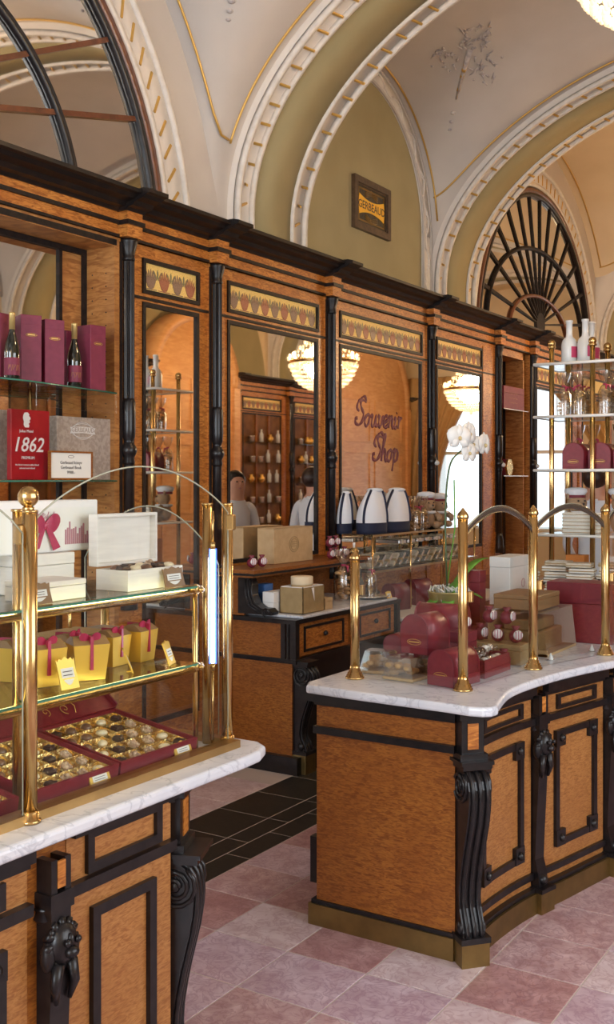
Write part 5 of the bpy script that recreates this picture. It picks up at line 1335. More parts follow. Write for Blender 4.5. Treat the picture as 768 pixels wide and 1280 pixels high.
def cello_bag(x, y, z, rz, w, h, label, group, content='biscuit', flare=True, bowm='ribbon'):
    """see-through bag tied at the neck with a flared top"""
    r = thing('biscuit_bag', label, 'bag', (x, y, z), rz, group)
    rq = random.Random(int(abs(x * 977 + y * 131)))
    b = MB(); n = 4
    for k in range(n * 6): b.sphere((rq.uniform(-.28, .28) * w, rq.uniform(-.28, .28) * w, h * (.04 + .55 * k / (n * 6))), w * .19, 7, 5, (1, 1, .55))
    b.build('biscuits', content, r, world=False)
    def rag(prof, seg=14):
        vs = []; fs = []; m_ = len(prof)
        for i in range(seg):
            a = 2 * PI * i / seg
            for j, (q, z_) in enumerate(prof): qq = q * (1 + (.16 if j > 3 else .07) * (1 if i % 2 else -1)); vs.append((qq * math.cos(a), qq * math.sin(a), z_))
        for i in range(seg):
            j = (i + 1) % seg
            for k in range(m_ - 1): fs.append((i * m_ + k, j * m_ + k, j * m_ + k + 1, i * m_ + k + 1))
        return MB().add(vs, fs, True)
    rag([(w * .48, 0), (w * .52, h * .2), (w * .5, h * .5), (w * .3, h * .64), (w * .11, h * .69)]).build('wrapper', 'cellophane', r, world=False)
    if flare: rag([(w * .10, h * .69), (w * .3, h * .78), (w * .46, h * .9), (w * .5, h)]).build('flared_top', 'cellophane', r, world=False)
    b = MB(); b.lathe([(w * .13, h * .67), (w * .14, h * .69), (w * .13, h * .71)], (0, 0, 0), 8)
    for s in (-1, 1): b.tube([(w * .1, 0, h * .69), (w * .25, s * w * .2, h * .66), (w * .28, s * w * .28, h * .56)], [.004, .007, .003], 5)
    b.build('tie', bowm, r, world=False)
    return r
for x, y, a in ((-2.02, 3.74, .2), (-1.865, 3.66, -.1), (-1.80, 3.79, .1)):
    r = thing('biscuit_bag', 'brown clear-wrapped biscuit pack lying under the emblem domed box', 'bag', (x, y, CT + .001), a, 'brown biscuit packs under the domed box')
    MB().bbox(-.07, .07, -.055, .055, 0, .012, .003).build('tray', 'kraft', r, world=False)
    b = MB(); rq = random.Random(int(y * 100))
    for k in range(16): b.sphere((rq.uniform(-.05, .05), rq.uniform(-.04, .04), rq.uniform(.02, .055)), .02, 7, 5, (1, 1, .6))
    b.build('biscuits', 'biscuit', r, world=False)
    MB().add([(-.07, -.055, .012), (.07, -.055, .012), (.07, .055, .012), (-.07, .055, .012), (-.05, -.038, .088), (.05, -.038, .088), (.05, .038, .088), (-.05, .038, .088)], [(4, 5, 6, 7), (0, 1, 5, 4), (1, 2, 6, 5), (2, 3, 7, 6), (3, 0, 4, 7)]).build('wrapper', 'cellophane', r, world=False)
# open burgundy box filled with wrapped sweets
ob = thing('sweets_box', 'open burgundy box heaped with silver wrapped sweets between two brass posts', 'gift box', (-1.67, 3.95, CT + .001), -.02)
a, b_, h = .07, .125, .07
b = MB(); b.box(-a, a, -b_, b_, 0, .006); b.box(-a, -a + .005, -b_, b_, 0, h); b.box(a - .005, a, -b_, b_, 0, h); b.box(-a, a, -b_, -b_ + .005, 0, h); b.box(-a, a, b_ - .005, b_, 0, h); b.box(-a - .003, a + .003, -b_ - .003, b_ + .003, 0, .028); b.build('box', 'burgundy_red', ob, world=False)
rq = random.Random(21)
for k in range(15):
    x, y, z = -1.67 + (-.034, .034, 0)[k % 3], 3.862 + (k // 3) * .045, CT + .045 + (0, 0, .034)[k % 3]
    s = thing('wrapped_sweet', 'silver wrapped sweet in the open burgundy box', 'sweet', (x, y, z), .05 * (k % 5 - 2), 'silver wrapped sweets in the open box')
    MB().sphere((0, 0, .01), .02, 8, 6, (1.0, .9, .75)).build('sweet', rq.choice(['silver', 'choc_dark', 'white_card']), s, world=False)
    b = MB()
    for q in (-1, 1): b.lathe([(.003, 0), (.006, .004), (.013, .012)], (0, 0, 0), 7, Matrix.Translation((q * .018, 0, .012)) @ Matrix.Rotation(q * PI / 2, 4, 'Y'))
    b.build('twist', 'cellophane', s, world=False)
# striped lollies in burgundy bags
def lolly(x, y, z, s, rz, where):
    r = thing('striped_sweet', 'burgundy sweet bag with a striped pink candy ' + where, 'sweet', (x, y, z), rz, 'striped candies ' + where)
    r.scale = (s, s, s)
    MB().sphere((0, 0, .035), .035, 10, 8, (1, 1, 1)).lathe([(.02, .055), (.012, .07), (.024, .088)], (0, 0, 0), 9).build('bag', 'burgundy', r, world=False)
    M = T(.034, .0, .045) @ Matrix.Rotation(PI / 2, 4, 'Y')
    d = MB().lathe([(.02, -.004), (.026, 0), (.02, .007)], (0, 0, 0), 14, M).build('candy', 'white_card', r, world=False)
    b = MB()
    for k in (-1, 0, 1): b.box(-.022 + .004 * abs(k), .022 - .004 * abs(k), k * .014 - .003, k * .014 + .003, .004, .0085, M)
    b.build('stripes', 'ink_pink', d, world=False)
for k, (x, y, z) in enumerate(((-1.64, 4.12, CT + .002), (-1.70, 4.115, CT + .002), (-1.625, 4.215, CT + .087), (-1.705, 4.215, CT + .087), (-1.785, 4.215, CT + .087), (-1.62, 4.32, CT + .002), (-1.70, 4.33, CT + .002), (-1.79, 4.06, CT + .15), (-1.665, 4.215, CT + .163), (-1.745, 4.215, CT + .163))):
    lolly(x, y, z, .82, rq.uniform(-1.4, -.1), 'behind the open sweets box')
simple_box('gift_box', 'brown wrapped block under the striped candies', 'gift box', -1.82, -1.585, 4.165, 4.265, CT + .001, CT + .085, 'kraft_dark')
simple_box('gift_box', 'burgundy box under the striped candies behind the sweets box', 'gift box', -1.83, -1.75, 3.98, 4.10, CT + .001, CT + .148, 'burgundy')
# tall boxes behind
def tall(u0, u1, x, z0, z1, m, label, name='gift_box', dep=.1, lip=.22):
    ya, yb = at_niche(u0, x), at_niche(u1, x)
    return simple_box(name, label, 'gift box', x - dep, x, ya, yb, z0, z1, m, lip=lip)
simple_box('gift_box', 'dark plinth box under the tall burgundy box and the orchid', 'gift box', -2.155, -1.90, 4.365, 5.25, CT + .001, 1.02, 'burgundy')
tall(600, 608, -1.94, 1.021, 1.275, 'burgundy_red', 'tall narrow burgundy box behind the corner brass post', dep=.06)
r = tall(638, 661, -1.94, 1.075, 1.315, 'white_card', 'tall white box with a faint round emblem behind the brass posts', dep=.11)
b = MB(); b.tube([(.001 + .055, .05 + .022 * math.cos(q * PI / 8), .10 + .022 * math.sin(q * PI / 8)) for q in range(16)], .0015, 4, closed=True); b.build('emblem', 'ink_pink', r, world=False)
tall(637, 655, -1.945, 1.021, 1.074, 'kraft', 'small kraft block under the tall white box', dep=.08, lip=.3)
# clear hamper with white side, dark box and burgundy box on top
hp = thing('hamper_box', 'wide brown clear-fronted hamper with a white side beside the second arched pane', 'gift box', (-1.7, 4.55, CT + .001))
y0, y1, x0, x1 = 4.43, 4.83, -1.84, -1.565
b = MB(); b.box(x0, x1, y0, y1, CT + .001, CT + .012); b.box(x0, x0 + .004, y0, y1, CT, CT + .19); b.box(x0, x1, y0, y0 + .006, CT, CT + .03); b.build('tray', 'kraft', hp)
b = MB(); b.prism([(x0, CT + .012), (x1, CT + .012), (x1 - .02, CT + .19), (x0, CT + .19)], 'y', y1 - .006, y1); b.build('white_side', 'white_card', hp)
b = MB(); b.add([(x1, y0, CT + .012), (x1, y1, CT + .012), (x1 - .02, y1, CT + .19), (x1 - .02, y0, CT + .19), (x0, y0, CT + .19), (x0, y1, CT + .19), (x0, y0, CT + .012)], [(0, 1, 2, 3), (3, 2, 5, 4), (0, 3, 4, 6)]); b.build('wrapper', 'cellophane', hp)
b = MB(); b.bbox(x0 + .03, x1 - .05, y0 + .03, y1 - .05, CT + .013, CT + .10, .006); b.bbox(x0 + .05, x1 - .07, y0 + .06, y1 - .1, CT + .101, CT + .15, .006); b.build('packed_boxes', 'kraft_dark', hp)
simple_box('gift_box', 'dark brown low box on top of the clear hamper', 'gift box', -1.83, -1.62, 4.47, 4.76, CT + .195, CT + .26, 'brown_card')
r = simple_box('gift_box', 'wide burgundy box with a sloping lid above the dark brown box', 'gift box', -1.74, -1.42, 4.92, 5.10, CT + .001, CT + .285, 'burgundy_red', lip=.35)
simple_box('gift_box', 'kraft gift box leaning beyond the clear hamper', 'gift box', -1.60, -1.44, 5.14, 5.32, CT + .001, CT + .13, 'kraft')
for x, y in ((-1.53, 4.22), (-1.45, 4.70), (-1.53, 4.38)):
    k = thing('glass_cone', 'small clear glass cone standing on the wavy marble worktop', 'ornament', (x, y, CT + .001), 0, 'small glass cones on the worktop')
    MB().lathe([(.011, 0), (.012, .004), (.002, .03)], (0, 0, 0), 10).build('cone', 'frosted', k, world=False); MB().lathe([(.015, 0), (.015, .003)], (0, 0, 0), 10).build('foot', 'silver', k, world=False)
# ---- orchid
oz = 1.021; ox, oy = -2.05, 4.465
oc = thing('potted_orchid', 'white orchid with arching stem in a gold pot on the wavy counter', 'plant', (ox, oy, oz))
MB().lathe([(.07, oz), (.095, oz + .16), (.098, oz + .165), (.088, oz + .165), (.085, oz + .14)], (ox, oy, 0), 22).build('pot', 'pot', oc)
rq = random.Random(4); b = MB()
for k in range(26): a = rq.uniform(0, 6.28); q = rq.uniform(.02, .085); b.tube([(ox + q * math.cos(a), oy + q * math.sin(a), oz + .15), (ox + (q + .02) * math.cos(a), oy + (q + .02) * math.sin(a), oz + .19), (ox + (q + .04) * math.cos(a + .4), oy + (q + .04) * math.sin(a + .4), oz + .17)], .003, 4)
b.build('moss', 'petal', oc)
def leaf(p, d, L, w, droop, name='leaf', m='leaf', parent=None):
    p = Vector(p); d = Vector(d).normalized(); s = d.cross(Vector((0, 0, 1))).normalized(); vs = []; fs = []; n = 9
    for k in range(n + 1):
        t = k / n; c = p + d * (L * t) + Vector((0, 0, 1)) * (droop[0] * t - droop[1] * t * t); ww = w * math.sin(PI * min(1, .08 + .92 * t)) ** .7
        for q in (-1, 0, 1): vs.append(c + s * (ww * q) - Vector((0, 0, .12 * w if q == 0 else 0)))
    for k in range(n):
        for q in (0, 1): i = k * 3 + q; fs.append((i, i + 1, i + 4, i + 3))
    o = MB().add(vs, fs, True).build(name, m, parent, recalc=False); so = o.modifiers.new('t', 'SOLIDIFY'); so.thickness = .003
    return o
for d, L, dr in (((.42, .9, 0), .25, (.36, .19)), ((-.5, -1, 0), .17, (.08, .2)), ((.9, .2, 0), .16, (.1, .1)), ((.4, -.9, 0), .15, (.1, .2)), ((.1, .8, 0), .12, (.12, .05))): leaf((ox, oy, oz + .14), d, L, .03, dr, parent=oc)
def at_px(u, v, x):
    a = .8449 * u - 1026.5; t = x / a; return (x, (904 + .5347 * u) * t, 1.7 + (600 - v) * t)
stem = [at_px(u, v, -2.0) for u, v in ((560, 742), (558, 700), (557, 650), (559, 605), (564, 578), (574, 566), (588, 556), (605, 550))]
stem[0] = (ox, oy - .01, oz + .15)
st = MB(); S_ = [Vector(p) for p in stem]; sm = []
for i in range(len(S_) - 1):
    p0 = S_[max(i - 1, 0)]; p1 = S_[i]; p2 = S_[i + 1]; p3 = S_[min(i + 2, len(S_) - 1)]
    for q in range(5): t = q / 5; sm.append(.5 * (2 * p1 + (p2 - p0) * t + (2 * p0 - 5 * p1 + 4 * p2 - p3) * t * t + (3 * p1 - p0 - 3 * p2 + p3) * t ** 3))
st.tube(sm, .0042, 6); st.build('flower_stem', 'stem', oc)
MB().tube([(ox, oy - .03, oz + .14), at_px(569, 660, -2.0), at_px(568, 600, -2.0)], .003, 6).build('support_stake', 'leaf', oc)
def bloom(c, s, yaw):
    c = Vector(c); M = Matrix.Translation(c) @ Matrix.Rotation(yaw, 4, 'Z') @ Matrix.Rotation(PI / 2, 4, 'Y'); b = MB()
    for a, L, w in ((0, 1.0, .62), (2.15, .95, .6), (-2.15, .95, .6), (1.15, 1.1, 1.15), (-1.15, 1.1, 1.15)):
        vs = []; fs = []; n = 6
        for k in range(n + 1):
            t = k / n; ww = w * math.sin(PI * (.06 + .9 * t)) ** .8
            for q in (-1, 0, 1):
                u_, v_ = t * L, ww * q * .6; x_ = -(u_ * math.cos(a) - v_ * math.sin(a)); y_ = u_ * math.sin(a) + v_ * math.cos(a)
                vs.append((x_ * s, y_ * s, (.12 * math.sin(PI * t) + (.05 if q == 0 else 0)) * s))
        for k in range(n):
            for q in (0, 1): i = k * 3 + q; fs.append((i, i + 1, i + 4, i + 3))
        b.add(vs, fs, True, M)
    o = b.build('flower', 'petal', oc, recalc=False); so = o.modifiers.new('t', 'SOLIDIFY'); so.thickness = .002
    MB().sphere((0, 0, .14 * s), .16 * s, 8, 6, (1, .7, 1), M).build('flower_lip', 'petal_core', o)
for u, v, x, s, yw in ((574, 548, -1.99, .066, -.5), (586, 543, -1.985, .062, -.1), (605, 557, -1.98, .064, .0), (586, 567, -1.98, .056, -.2), (592, 556, -2.0, .05, -.6)): bloom(at_px(u, v, x), s, yw)

# ================================================================== WALL CABINET GOODS
SH = 1.171
kb = simple_box('cardboard_box', 'kraft cardboard box with a pale round seal on the raised shelf before the wide mirror', 'box', -3.83, -3.70, 5.46, 5.92, SH, SH + .225, 'kraft', lip=.02)
b = MB()
for rad in (.055, .04): b.tube([(.0652, .0 + rad * math.cos(q * PI / 12), .115 + rad * .9 * math.sin(q * PI / 12)) for q in range(24)], .0018, 4, closed=True)
for k in range(3): b.box(.065, .0656, -.03, .03, .10 + .014 * k, .105 + .014 * k)
b.build('seal', 'kraft_dark', kb, world=False)
for k, (x, y, z) in enumerate(((-3.64, 5.24, SH), (-3.66, 5.16, SH), (-3.62, 6.02, SH), (-3.63, 6.10, SH), (-3.63, 6.02, SH + .078), (-3.63, 6.10, SH + .078), (-3.61, 6.18, SH))): lolly(x, y, z + .001, .85, -.5, 'beside the cardboard box on the raised shelf')
jr = thing('gold_ornament', 'small round gold biscuit tag at the end of the raised shelf', 'ornament', (-3.58, 6.26, SH + .001)); MB().sphere((-3.58, 6.26, SH + .035), .034, 12, 8, (1, 1, .95)).build('ball', 'gold_foil', jr); MB().lathe([(.008, SH + .065), (.01, SH + .10)], (-3.58, 6.26, 0), 8).build('neck', 'white_card', jr)
CM = CW + .0125
oc2 = thing('open_carton', 'open gold-brown carton with white lining on the drawer cabinet', 'box', (-3.42, 5.33, CM))
def carton(x0, x1, y0, y1, z0, h, m, lin, root):
    b = MB(); t = .004
    for (a0, a1, b0, b1) in ((x0, x0 + t, y0, y1), (x1 - t, x1, y0, y1), (x0, x1, y0, y0 + t), (x0, x1, y1 - t, y1)): b.box(a0, a1, b0, b1, z0, z0 + h)
    b.box(x0, x1, y0, y1, z0, z0 + t); b.build('carton', m, root)
    b = MB()
    for (a0, a1, b0, b1) in ((x0 + t, x0 + 2 * t, y0 + t, y1 - t), (x1 - 2 * t, x1 - t, y0 + t, y1 - t), (x0 + t, x1 - t, y0 + t, y0 + 2 * t), (x0 + t, x1 - t, y1 - 2 * t, y1 - t)): b.box(a0, a1, b0, b1, z0 + .01, z0 + h + .004)
    b.build('white_lining', 'white_card', root)
carton(-3.49, -3.325, 5.21, 5.45, CM, .155, 'kraft_dark', 'white_card', oc2)
b = MB(); b.add([(-3.335, 5.3, CM + .15), (-3.335, 5.33, CM + .15), (-3.323, 5.315, CM + .07)], [(0, 1, 2)]); b.v = [(v[0] + .0125, v[1], v[2]) for v in b.v]; b.build('notch', 'white_card', oc2)
rb2 = thing('round_box', 'round cream box standing in the open carton', 'box', (-3.42, 5.33, CM + .10)); MB().lathe([(.064, CM + .006), (.064, CM + .175)], (-3.41, 5.33, 0), 24).build('box', 'kraft', rb2); MB().lathe([(.066, CM + .165), (.067, CM + .17), (.067, CM + .21), (.064, CM + .214)], (-3.41, 5.33, 0), 24).build('lid', 'cream_wall', rb2)
simple_box('gift_box', 'small blue carton behind the open gold-brown carton', 'box', -3.68, -3.62, 5.24, 5.33, CM, CM + .16, 'blue_card')
simple_box('gift_box', 'small cream box beside the open carton on the drawer cabinet', 'box', -3.42, -3.33, 5.47, 5.56, CM, CM + .07, 'kraft')
simple_box('paper_stack', 'stack of white paper sheets behind the open carton', 'paper', -3.58, -3.50, 5.16, 5.40, CM, CM + .125, 'white_card', lip=.5)
cello_bag(-3.50, 5.98, CM, .4, .12, .335, 'tall clear biscuit bag with flared top behind the low brass post', 'biscuit bags on the drawer cabinet', 'biscuit')
cello_bag(-3.42, 6.20, CM + .017, .1, .085, .25, 'small clear biscuit bag on the black tray', 'biscuit bags on the drawer cabinet', 'gold_foil')
tr = thing('black_tray', 'shallow black oval tray on the drawer cabinet', 'tray', (-3.42, 6.18, CM)); MB().lathe([(.085, 0), (.12, .006), (.135, .016), (.13, .016), (.1, .008)], (-3.42, 6.18, CM), 22).build('tray', 'ebony', tr); MB().lathe([(.13, .014), (.138, .017), (.13, .02)], (-3.42, 6.18, CM), 22).build('rim', 'silver', tr)
price_card(-3.30, 6.25, CM, 0, .3, .07, .05, 'gold_card', 'gold price card beside the black tray on the drawer cabinet')

# ---- glass shelf stand with bags and biscuits
gs = thing('glass_shelf_stand', 'two-tier glass shelf stand with brass rods before the lettered mirror', 'shelf', (-3.65, 7.2, .751))
for z in (1.315, 1.06):
    s = MB().box(-3.85, -3.52, 6.42, 8.25, z - .01, z).build('glass_shelf', 'shelf_glass', gs); MB().box(-3.522, -3.514, 6.42, 8.25, z - .012, z + .002).build('shelf_edge', 'brass_rail', s)
for x in (-3.535, -3.84):
    for y in (6.44, 7.03, 7.61, 8.22): MB().tube([(x, y, .751), (x, y, 1.305)], .008, 8).build('rod', 'brass', gs)
def sack(x, y, z, rz, w, h, label):
    r = thing('drawstring_bag', label, 'bag', (x, y, z), rz, 'white and navy cloth bags')
    n, m_ = 28, 12; vs = []; fs = []
    for j in range(m_ + 1):
        t = j / m_; zz = h * t; q = (.5 if t < .1 else .5 + .03 * math.sin(t * 6)) * (1 - .0 * t)
        ww = w * (1.0 + .06 * math.sin(t * PI) if t < .3 else 1.05 - .55 * ((t - .3) / .7) ** 2.2) * .5; dd = w * .30 * (1 - .6 * (max(0, t - .3) / .7) ** 2)
        for i in range(n):
            a = 2 * PI * i / n; fold = 1 + .07 * math.sin(a * 5 + j * .4) * t
            vs.append((dd * math.cos(a) * fold, ww * math.copysign(abs(math.sin(a)) ** .8, math.sin(a)) * fold + .14 * w * t * t, zz))
    for j in range(m_):
        for i in range(n): i2 = (i + 1) % n; fs.append((j * n + i, j * n + i2, (j + 1) * n + i2, (j + 1) * n + i))
    low = [f for k, f in enumerate(fs) if k // n < 3]; hi = [f for k, f in enumerate(fs) if k // n >= 3]
    body = MB().add(vs, hi + [tuple(m_ * n + i for i in range(n))], True).build('cloth', 'cotton', r, world=False)
    MB().add(vs, low + [tuple(range(n))[::-1]], True).build('navy_base', 'navy', r, world=False)
    for i in (2, 7, 12, 22):        # navy piping running up the cloth
        MB().tube([tuple(Vector(vs[j * n + i]) * 1.0 + Vector((.003 * (1 if math.cos(2 * PI * i / n) > 0 else -1), 0, 0))) for j in range(3, m_ + 1)], .009, 6).build('piping', 'navy', r, world=False)
    MB().lathe([(w * .16, h * .97), (w * .20, h * 1.0), (w * .16, h * 1.04), (w * .06, h * 1.055)], (0, .14 * w, 0), 11, sy=1.25).build('gathered_neck', 'cotton', r, world=False)
sack(-3.81, 6.52, 1.316, .0, .15, .29, 'white and navy cloth bag half hidden beside the black column')
sack(-3.66, 6.66, 1.316, -.05, .29, .31, 'white and navy cloth bag between two others on the glass shelf stand')
sack(-3.66, 7.0, 1.316, -.05, .32, .31, 'white and navy cloth bag with a wide base next to the biscuit bags')
for k, (x, y) in enumerate(((-3.72, 7.26), (-3.61, 7.27), (-3.73, 7.37), (-3.61, 7.38))): cello_bag(x, y, 1.316, k, .095, .26, 'clear biscuit bag on the glass shelf stand between cloth bags and toy bears', 'biscuit bags on the glass shelf stand', 'biscuit')
def bear(x, y, z, rz, s, label, cap=True, group='toy bears'):
    r = thing('toy_bear', label, 'toy', (x, y, z), rz, group); r.scale = (s, s, s)
    b = MB(); b.sphere((0, 0, .075), .07, 12, 8, (.85, 1, 1.05)); b.sphere((.01, 0, .19), .062, 12, 8, (.95, 1.05, .95)); b.sphere((.062, 0, .175), .028, 10, 6, (1, 1.1, .8))
    for q in (-1, 1): b.sphere((.0, q * .052, .235), .022, 8, 6, (.6, 1, 1)); b.sphere((.05, q * .055, .031), .033, 8, 6, (1.3, .9, .9)); b.tube([(.02, q * .06, .12), (.06, q * .085, .09), (.085, q * .06, .07)], [.026, .024, .02], 8)
    b.build('body', 'plush', r, world=False)
    b = MB(); b.sphere((.088, 0, .185), .009, 8, 5)
    for q in (-1, 1): b.sphere((.064, q * .024, .205), .007, 8, 5)
    b.build('face', 'choc_dark', r, world=False)
    b = MB(); b.lathe([(.045, .115), (.075, .125), (.07, .14), (.045, .137)], (.005, 0, 0), 14); b.build('collar', 'cotton', r, world=False)
    if cap:
        b = MB(); b.lathe([(.058, .222), (.060, .245), (.075, .262), (.07, .282), (.03, .292), (.001, .293)], (-.005, 0, 0), 16); b.build('cap', 'cotton', r, world=False)
        b = MB(); b.lathe([(.0595, .224), (.0625, .228), (.0625, .24), (.0605, .243)], (-.005, 0, 0), 16); b.build('cap_band', 'burgundy', r, world=False)
bear(-3.66, 7.56, 1.316, -.5, 1.0, 'brown toy bear on the glass shelf stand next to the biscuit bags')
bear(-3.66, 7.80, 1.316, -.4, .95, 'brown toy bear at the end of the glass shelf stand')
for k in range(16):
    y = 6.52 + k * .105; z = 1.061
    o = thing('biscuit_pack', 'silver wrapped biscuit pack leaning in a row on the lower glass shelf', 'biscuit pack', (-3.685, y, z), 0, 'silver biscuit packs on the lower glass shelf')
    M = Matrix.Rotation(-.9, 4, 'X'); MB().bbox(-.10, .10, -.012, .012, .02, .15, .004, M).build('pack', 'silver' if k % 3 else 'wafer_pack', o, world=False); b = MB(); b.box(-.101, .101, -.0125, .0125, .06, .085, M); b.build('band', 'kraft_dark', o, world=False)
for k in range(7):
    y = 7.0 + k * .15
    o = thing('biscuit_pack', 'flat silver biscuit pack hung under the upper glass shelf', 'biscuit pack', (-3.685, y, 1.226), 0, 'flat silver packs under the upper shelf')
    MB().bbox(-.10, .10, -.06, .06, 0, .03, .005).build('pack', 'silver', o, world=False); MB().box(-.101, .101, -.015, .015, .0, .031).build('band', 'wafer_pack', o, world=False)
dome_box(-3.60, 6.80, .751, -.25, .13, .19, .17, 'burgundy domed box on the pale display base under the glass shelves')
dome_box(-3.62, 7.18, .751, -.25, .13, .19, .2, 'second burgundy domed box on the pale display base beside the first')

# ================================================================== BRASS SHELF STAND
et = thing('brass_shelf_stand', 'brass shelf stand with round finials and clear shelves beyond the wavy counter', 'shelf', (-1.95, 6.6, CT + .001))
EX = (-2.24, -1.98, -1.70); EY = (6.43, 6.75)
for x in EX:
    for y in EY:
        MB().tube([(x, y, CT), (x, y, 2.535)], .0165, 12).build('post', 'brass', et)
        b = MB(); b.lathe([(.026, 2.53), (.027, 2.54), (.02, 2.545)], (x, y, 0), 12); b.sphere((x, y, 2.56), .026, 12, 8); b.build('finial', 'brass', et)
EZ = (2.43, 2.10, 1.765, 1.36)
for z in EZ:
    s = MB().prism([(-2.33, 6.36), (-1.60, 6.36), (-1.60, 6.82), (-2.33, 6.82)], 'z', z - .01, z).build('shelf', 'shelf_glass', et)
    b = MB(); b.tube([(-2.33, 6.36, z - .005), (-1.60, 6.36, z - .005), (-1.60, 6.82, z - .005), (-2.33, 6.82, z - .005)], .010, 6, closed=True); b.build('shelf_rim', 'acrylic_edge', s)
def fbottle(x, y, label):
    r = thing('frosted_bottle', label, 'bottle', (x, y, EZ[0] + .001), -.9, 'frosted bottles on the brass stand')
    MB().lathe([(.045, 0), (.05, .006), (.05, .13), (.042, .16), (.022, .18), (.0195, .2), (.0195, .27), (.023, .272), (.023, .285)], (0, 0, 0), 16).build('bottle', 'frosted', r, world=False)
    vs = []
    for k in range(9):
        a = -.1 + k * .16
        for z in (.045, .115): vs.append((.0508 * math.cos(a), .0508 * math.sin(a), z))
    MB().add(vs, [(2 * k, 2 * k + 2, 2 * k + 3, 2 * k + 1) for k in range(8)], True).build('wrap_label', 'pink_label', r, world=False, recalc=False)
for u in (712, 732, 740):
    a = .8449 * u - 1026.5; bb = 904 + .5347 * u; y = 6.55 if u != 740 else 6.68
    fbottle(a / bb * y, y, 'frosted white bottle standing apart on top of the brass shelf stand' if u == 712 else 'frosted white bottle of the pair side by side on the brass shelf stand')
k_ = 0
for x in (-2.16, -2.06, -1.90, -1.80):
    for y in (6.42, 6.52, 6.62):
        cello_bag(x, y, EZ[1] + .001, k_, .084, .27, ('clear bag of shiny gold sweets' if k_ % 2 else 'clear bag of brown biscuits') + ' with burgundy tie on the brass shelf stand', ('gold sweet' if k_ % 2 else 'brown biscuit') + ' bags on the brass stand', 'gold_foil' if k_ % 2 else 'biscuit'); k_ += 1
dome_box(-2.11, 6.452, EZ[2] + .001, -.05, .135, .165, .2, 'burgundy domed box at the outer end of the brass stand tier'); dome_box(-1.945, 6.455, EZ[2] + .001, .03, .135, .165, .2, 'burgundy domed box with emblem in the middle of the brass stand tier'); dome_box(-1.79, 6.455, EZ[2] + .001, 0, .135, .165, .2, 'burgundy domed box beside the middle one on the brass stand tier')
for k in range(4): cello_bag((-2.16, -2.06, -1.89, -1.79)[k], 6.71, EZ[2] + .001, k, .085, .29, 'clear biscuit bag behind the domed boxes on the brass stand', 'biscuit bags behind the domed boxes')
bear(-2.16, 6.67, EZ[3] + .001, -.7, 1.0, 'toy bear with white cap and dark band at the outer end of the brass stand'); bear(-1.86, 6.62, EZ[3] + .001, -.6, 1.0, 'toy bear with white cap beside the stacked wafer packs on the brass stand')
for k in range(6):
    o = thing('wafer_pack', 'cream wafer pack stacked before the toy bears on the brass stand', 'wafer pack', (-2.06, 6.488, EZ[3] + .001 + .0225 * k), .04 * (k % 3 - 1), 'stacked wafer packs before the toy bears')
    MB().bbox(-.12, .12, -.035, .035, 0, .022, .003).build('pack', 'paper', o, world=False); MB().box(-.121, .121, -.0355, .0355, .008, .013).build('band', 'kraft_dark', o, world=False)
rq = random.Random(8)
for c in range(5):
    for k in range(9):
        x = -2.27 + c * .17; y = 6.05 + .07 * (c % 2)
        o = thing('wafer_pack', ('cream' if k % 4 else 'tan') + ' wafer pack in the tall piles under the brass shelf stand', 'wafer pack', (x + rq.uniform(-.012, .012), y + rq.uniform(-.01, .01), CT + .001 + .033 * k), rq.uniform(-.25, .25), ('cream' if k % 4 else 'tan') + ' wafer packs in tall piles')
        MB().bbox(-.072, .072, -.05, .05, 0, .027, .003).build('pack', 'paper' if k % 4 else 'wafer_pack', o, world=False); MB().box(-.073, .073, -.0505, .0505, .010, .016).build('band', 'kraft_dark', o, world=False)
for k, (x, m) in enumerate(((-2.12, 'orange_print'), (-1.88, 'white_card'), (-1.72, 'silver'))):
    r = simple_box('gift_box', ('orange printed carton', 'white carton', 'silver carton')[k] + ' standing under the lowest tier of the brass stand', 'gift box', x - .06, x + .06, 6.52, 6.62, CT + .001, CT + .30, m)

